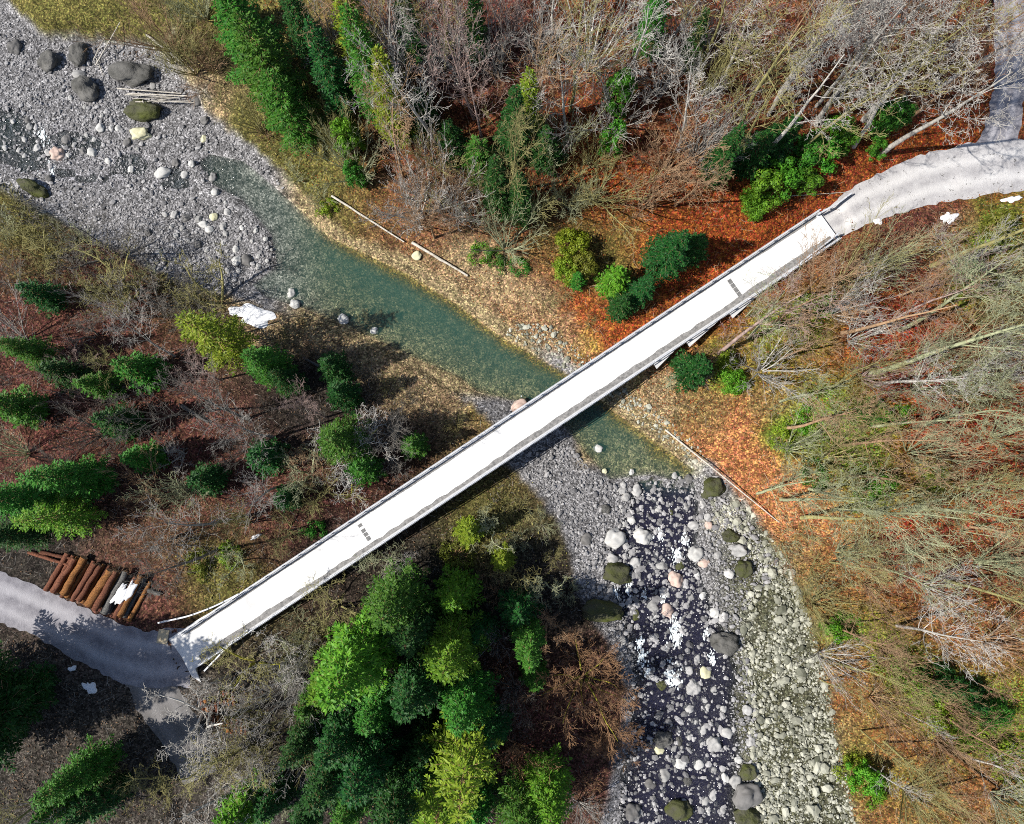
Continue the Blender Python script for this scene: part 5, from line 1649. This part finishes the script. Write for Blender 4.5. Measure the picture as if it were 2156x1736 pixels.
# the rest of the bare wood
FILL = [
    ('upper wood', [(660, 0), (1540, 0), (1520, 250), (1330, 240), (1060, 240), (860, 220), (680, 60)], 30, 64, [('ash', 4), ('fan', 4), ('beech', 1)], ['grey', 'white', 'mauve', 'tan', 'tan', 'olive', 'grey', 'olive'], (.75, 1.0)),
    ('pool slope', [(640, 250), (700, 330), (860, 440), (1000, 520), (1160, 480), (1330, 480), (1480, 420), (1530, 270), (1280, 330), (1150, 260), (900, 250)], 20, 66, [('fan', 4), ('ash', 2), ('shrub', 1)], ['grey', 'tan', 'olive', 'green', 'tan', 'olive'], (.65, .95)),
    ('beech wood', [(1540, 0), (2060, 0), (2060, 200), (1990, 230), (1850, 200), (1650, 260), (1560, 240)], 17, 64, [('beech', 3), ('ash', 3)], ['grey', 'white', 'tan', 'mauve', 'tan', 'olive'], (.85, 1.05)),
    ('right slope', [(1560, 690), (1720, 590), (1850, 540), (2000, 500), (2156, 440), (2156, 800), (1900, 790), (1620, 790)], 26, 64, [('ash', 3), ('beech', 1), ('sapling', 2), ('fan', 4)], ['tan', 'tan', 'green', 'green', 'olive', 'mauve', 'white'], (.7, .95)),
    ('middle right', [(1580, 800), (2156, 800), (2156, 1190), (1730, 1180), (1640, 1040), (1680, 930)], 34, 60, [('ash', 3), ('beech', 1), ('sapling', 1), ('fan', 5)], ['green', 'tan', 'tan', 'green', 'olive', 'green'], (.65, .95)),
    ('lower right', [(1690, 1200), (2156, 1190), (2156, 1736), (1830, 1736), (1770, 1500)], 34, 62, [('sapling', 3), ('ash', 2), ('fan', 3)], ['green', 'tan', 'olive', 'tan', 'tan', 'white'], (.6, .95)),
    ('lower right', [(1640, 1110), (1700, 1100), (1760, 1250), (1730, 1330)], 8, 36, [('shrub', 1)], ['tan', 'olive', 'green'], (.8, 1.1)),
    ('left wood', [(0, 650), (430, 640), (640, 830), (860, 830), (880, 920), (0, 920)], 22, 62, [('ash', 2), ('shrub', 2), ('fan', 2), ('gnarled', 1)], ['dark', 'grey', 'dark', 'olive', 'mauve'], (.55, .8)),
    ('log pile wood', [(0, 930), (860, 930), (640, 1110), (480, 1190), (330, 1180), (180, 1130), (0, 960)], 24, 62, [('ash', 2), ('shrub', 2), ('fan', 2), ('gnarled', 1)], ['dark', 'grey', 'olive', 'dark', 'green', 'tan'], (.55, .8)),
    ('lower left', [(180, 1560), (300, 1600), (560, 1450), (620, 1350), (650, 1500), (600, 1736), (0, 1736), (0, 1680)], 15, 66, [('gnarled', 3), ('ash', 2), ('fan', 1)], ['grey', 'olive', 'white', 'green', 'olive'], (.6, .9)),
    ('rapids scrub', [(930, 1080), (1130, 1030), (1180, 1150), (1210, 1270), (1150, 1320), (1010, 1250)], 13, 46, [('gnarled', 2), ('shrub', 3)], ['olive', 'tan', 'olive', 'green'], (.6, .85)),
    ('rapids scrub', [(1040, 1340), (1100, 1480), (1120, 1600), (1260, 1660), (1230, 1736), (1080, 1600)], 9, 46, [('shrub', 3), ('fan', 1)], ['dark', 'brown', 'grey'], (.5, .8)),
    ('bottom wood', [(600, 1330), (700, 1250), (800, 1180), (880, 1200), (720, 1300), (650, 1480)], 9, 52, [('shrub', 3), ('fan', 1), ('gnarled', 1)], ['olive', 'grey', 'green', 'dark'], (.6, .85)),
    ('riffle bank', [(-20, 410), (80, 450), (330, 580), (470, 630), (400, 660), (0, 620)], 24, 38, [('shrub', 4), ('gnarled', 1)], ['olive', 'olive', 'dark', 'green'], (.8, 1.1)),
    ('upper left bank', [(240, 0), (470, 0), (500, 210), (600, 320), (690, 430), (600, 380), (440, 200), (330, 90)], 22, 40, [('shrub', 5), ('fan', 1)], ['olive', 'olive', 'tan', 'green'], (.6, .95)),
    ('pool bank', [(1080, 590), (1160, 600), (1300, 660), (1240, 690), (1120, 640)], 5, 40, [('shrub', 1)], ['olive', 'tan'], (.5, .7)),
    ('left wood', [(560, 700), (760, 760), (930, 850), (960, 900), (860, 880), (700, 760)], 10, 40, [('shrub', 1)], ['olive', 'tan', 'dark'], (.5, .8)),
    ('right slope', [(1440, 730), (1560, 700), (1640, 600), (1580, 720), (1470, 800), (1420, 820)], 9, 36, [('shrub', 3), ('sapling', 1)], ['tan', 'mauve', 'green'], (.6, .9)),
    ('road side', [(1700, 570), (1850, 500), (2000, 485), (1900, 550), (1750, 600)], 8, 44, [('shrub', 3)], ['mauve', 'tan'], (.7, 1.0)),
]
random.seed(21)
for key, poly, cnt, sep, kinds, cols, (s0, s1) in FILL:
    p = np.array(poly, float)
    lo, hi = p.min(0), p.max(0)
    got, tries = [], 0
    bag = [k for k, m in kinds for _ in range(m)]
    while len(got) < cnt and tries < 4000:
        tries += 1
        if tries % 700 == 699:
            sep *= .85
        q = (random.uniform(lo[0], hi[0]), random.uniform(lo[1], hi[1]))
        if not inside(np.array([q[0]]), np.array([q[1]]), poly)[0]:
            continue
        if any((q[0] - a) ** 2 + (q[1] - b_) ** 2 < sep * sep for a, b_ in got):
            continue
        got.append(q)
        bare(random.choice(bag), q[0], q[1], random.choice(cols), random.uniform(s0, s1))
# tall trees just outside the frame on the left: their shade lies over the road and the slab
for a in [('wide', -70, 1530, 'dark', 1.35), ('wide', -150, 1480, 'dark', 1.4), ('wide', -130, 1600, 'dark', 1.4)]:
    conif(*a)

# one label for each tree: look, place, and its turn from the left
from collections import defaultdict
PH = {k: ph for k, _, ph in PLACES}
ORD2 = ORD
byk = defaultdict(list)
for t in trees:
    r, dx, dy, look, name, cat, pk, lb = t
    if lb:
        tag(r, lb, cat, f'{cat}s {PH[pk]}')
    else:
        byk[(look, pk)].append(t)
for (look, pk), L in byk.items():
    L.sort(key=lambda t: t[1])
    for i, (r, dx, dy, _, name, cat, _, _) in enumerate(L):
        lab = f'{look} {PH[pk]}'
        if len(L) == 2:
            lab += ', left one of two' if i == 0 else ', right one of two'
        elif len(L) > 2:
            lab += f', {ORD2[i]} from the left'
        tag(r, lab, cat, f'{cat}s {PH[pk]}')

# ------------------------------------------------------------------ undergrowth: twigs, litter, low green (nobody could count it)
def free_ground(n, seed, zone=None):
    r = np.random.default_rng(seed)
    dx, dy = r.uniform(-80, 2236, n), r.uniform(-80, 1816, n)
    if zone is not None:
        m = inside(dx, dy, zone)
        dx, dy = dx[m], dy[m]
    x, y = up(dx, dy, 4.0)
    z = hfast(x, y)
    for _ in range(2):
        x, y = up(dx, dy, z)
        z = hfast(x, y)
    ok = ~inside(x, y, RIV) & (z > 0.35)
    for pts, hw in ((RW, 3.2), (RW2, 2.6), (RE, 3.2), (RE2, 2.3)):
        ok &= dist_line(x, y, pts)[0] > hw
    db = dist_line(x, y, DK)[0]
    ok &= (db > 2.9) | (z < 3.2)
    pile = [(85, 1235), (140, 1155), (330, 1215), (280, 1320)]
    px, py = proj(x, y, z)
    ok &= ~inside(px, py, pile)
    ok &= ~inside(px, py, [(340, 1300), (520, 1240), (560, 1300), (430, 1440)])
    return x[ok], y[ok], z[ok], r


def twigs(name, n, seed, zone, mat, label, lmin=.3, lmax=1.3, rad=.016, up_=.5):
    x, y, z, r = free_ground(n, seed, zone)
    clump = vnoise(x, y, 3.0, seed) + .5 * vnoise(x, y, 1.1, seed + 1)
    k = clump + .35 * r.normal(size=len(x)) > -.12
    x, y, z = x[k], y[k], z[k]
    m = len(x)
    a = r.random(m) * 6.283
    e = np.abs(r.normal(size=m)) * up_
    L = r.uniform(lmin, lmax, m)
    d = np.stack([np.cos(a) * np.cos(e), np.sin(a) * np.cos(e), np.sin(e)], 1)
    P0 = np.stack([x, y, z + .02], 1)
    Pm = P0 + d * L[:, None] * .55
    d2 = d + r.normal(size=(m, 3)) * .35
    P1 = Pm + d2 * L[:, None] * .45
    R0 = r.uniform(.6, 1.4, m) * rad
    p = Pile()
    p.add(*tubes(P0, Pm, R0, R0 * .75, 3))
    p.add(*tubes(Pm, P1, R0 * .75, R0 * .35, 3))
    return tag(obj(name, p.mesh(name, mat)), label, kind='stuff')


def scraps(name, n, seed, zone, mat, label, size=.2, lift=.05, tilt=.4, flat=True):
    x, y, z, r = free_ground(n, seed, zone)
    k = vnoise(x, y, 2.5, seed) + .3 * r.normal(size=len(x)) > -.1
    x, y, z = x[k], y[k], z[k]
    m = len(x)
    Nn = np.stack([r.normal(size=m) * tilt, r.normal(size=m) * tilt, np.ones(m)], 1)
    Dn = r.normal(size=(m, 3))
    if flat:
        Dn[:, 2] *= .2
    p = Pile()
    p.add(*cards(np.stack([x, y, z + lift + r.random(m) * lift], 1), Dn, Nn, r.uniform(.6, 1.4, m) * size, r.uniform(.4, .9, m) * size))
    return tag(obj(name, p.mesh(name, mat)), label, kind='stuff')


ZR = [(1280, 760), (1560, 620), (1760, 480), (2300, 330), (2300, 1900), (1700, 1900), (1700, 1300), (1480, 980)]
ZT = [(560, 330), (420, -100), (2300, -100), (2300, 330), (1750, 460), (1300, 740), (1060, 680)]
ZL = [(-100, 380), (400, 600), (1050, 860), (480, 1270), (-100, 1200)]
ZB = [(-100, 1300), (400, 1420), (1060, 970), (1330, 1400), (1260, 1900), (-100, 1900)]
M['grass2'] = mat_var('tan_grass', (0.12, 0.09, 0.03), (0.42, 0.34, 0.14), 1, .9, 0, isl=True, vec='world')
M['lit_orange'] = mat_var('fallen_leaf', (0.10, 0.028, 0.008), (0.38, 0.11, 0.025), 1, .9, 0, isl=True, vec='world')
M['lit_brown'] = mat_var('brown_leaf', (0.06, 0.035, 0.025), (0.26, 0.16, 0.09), 1, .9, 0, isl=True, vec='world')
M['grass'] = mat_var('dry_grass', (0.14, 0.13, 0.03), (0.42, 0.38, 0.12), 1, .9, 0, isl=True, vec='world')
M['herb'] = mat_leaf('ground_herbs', (0.05, 0.09, 0.01), (0.2, 0.26, 0.03))
M['twig_tan'] = mat_var('tan_twig', (0.26, 0.19, 0.12), (0.58, 0.47, 0.33), 1, .9, 0, isl=True, vec='world')
M['twig_grey'] = mat_var('grey_twig', (0.16, 0.15, 0.13), (0.5, 0.48, 0.44), 1, .9, 0, isl=True, vec='world')
twigs('undergrowth', 26000, 61, ZR, M['twig_tan'], 'dense tan twigs and saplings on the right slopes', .4, 1.8)
twigs('undergrowth', 22000, 62, ZT, M['twig_tan'], 'tan and grey twigs on the slopes above the pool', .4, 1.6)
twigs('undergrowth', 20000, 63, ZL, M['twig_grey'], 'grey twigs and brambles of the left wood', .4, 1.6)
twigs('undergrowth', 22000, 64, ZB, M['twig_grey'], 'grey twigs on the floor of the lower woods', .3, 1.4)
scraps('fallen_leaves', 110000, 65, ZR, M['lit_orange'], 'orange fallen leaves on the right slopes', .2)
scraps('fallen_leaves', 46000, 66, ZT, M['lit_orange'], 'orange brown fallen leaves on the slope above the pool', .2)
scraps('fallen_leaves', 46000, 67, ZL, M['lit_brown'], 'brown fallen leaves in the left wood', .2)
scraps('fallen_leaves', 46000, 68, ZB, M['lit_brown'], 'dark brown fallen leaves in the lower woods', .2)
scraps('grass', 14000, 69, [(400, -80), (640, -80), (760, 480), (560, 330)], M['grass'], 'dry olive grass along the upper right bank', .32, .1, 1.2, False)
scraps('grass', 12000, 70, [(-80, 400), (420, 610), (520, 660), (-80, 640)], M['grass'], 'dry olive grass along the left bank of the riffle', .32, .1, 1.2, False)
scraps('grass', 14000, 71, [(330, 1150), (620, 1090), (520, 1230), (380, 1290)], M['grass'], 'dry yellowish grass beside the bridge near the log pile', .3, .1, 1.2, False)
scraps('grass', 16000, 72, [(880, 1130), (1150, 1000), (1220, 1260), (1000, 1280)], M['grass'], 'olive grass between bridge and rapids', .3, .1, 1.2, False)
scraps('herbs', 26000, 73, [(1760, 1310), (1900, 1350), (2200, 1540), (2200, 1640), (2050, 1580), (1850, 1430)], M['herb'], 'bright green ground plants in a band on the lower right slope', .26, .12, .8, False)
scraps('herbs', 14000, 74, [(1620, 620), (1800, 620), (1950, 1040), (1750, 1010), (1600, 900)], M['herb'], 'green ground plants under the bare trees right of the bridge', .24, .12, .8, False)
scraps('grass', 26000, 75, [(1560, 1060), (1650, 1080), (1800, 1250), (1760, 1400), (1840, 1736), (1780, 1736), (1700, 1330), (1640, 1190)], M['grass2'], 'dry tan grass along the bank right of the rapids', .3, .1, 1.2, False)
scraps('herbs', 9000, 76, [(1480, 700), (1700, 600), (2200, 560), (2200, 1200), (1850, 1130), (1560, 840)], M['herb'], 'scattered green ground plants over the right slopes', .24, .12, .8, False)
scraps('herbs', 12000, 77, [(1760, 1560), (1900, 1600), (1900, 1720), (1800, 1720)], M['herb'], 'green ground plants near the bottom right bush', .24, .12, .8, False)
scraps('herbs', 16000, 78, [(640, 100), (1350, 100), (1350, 480), (800, 480)], M['herb'], 'scattered green ground plants above the pool', .24, .12, .8, False)
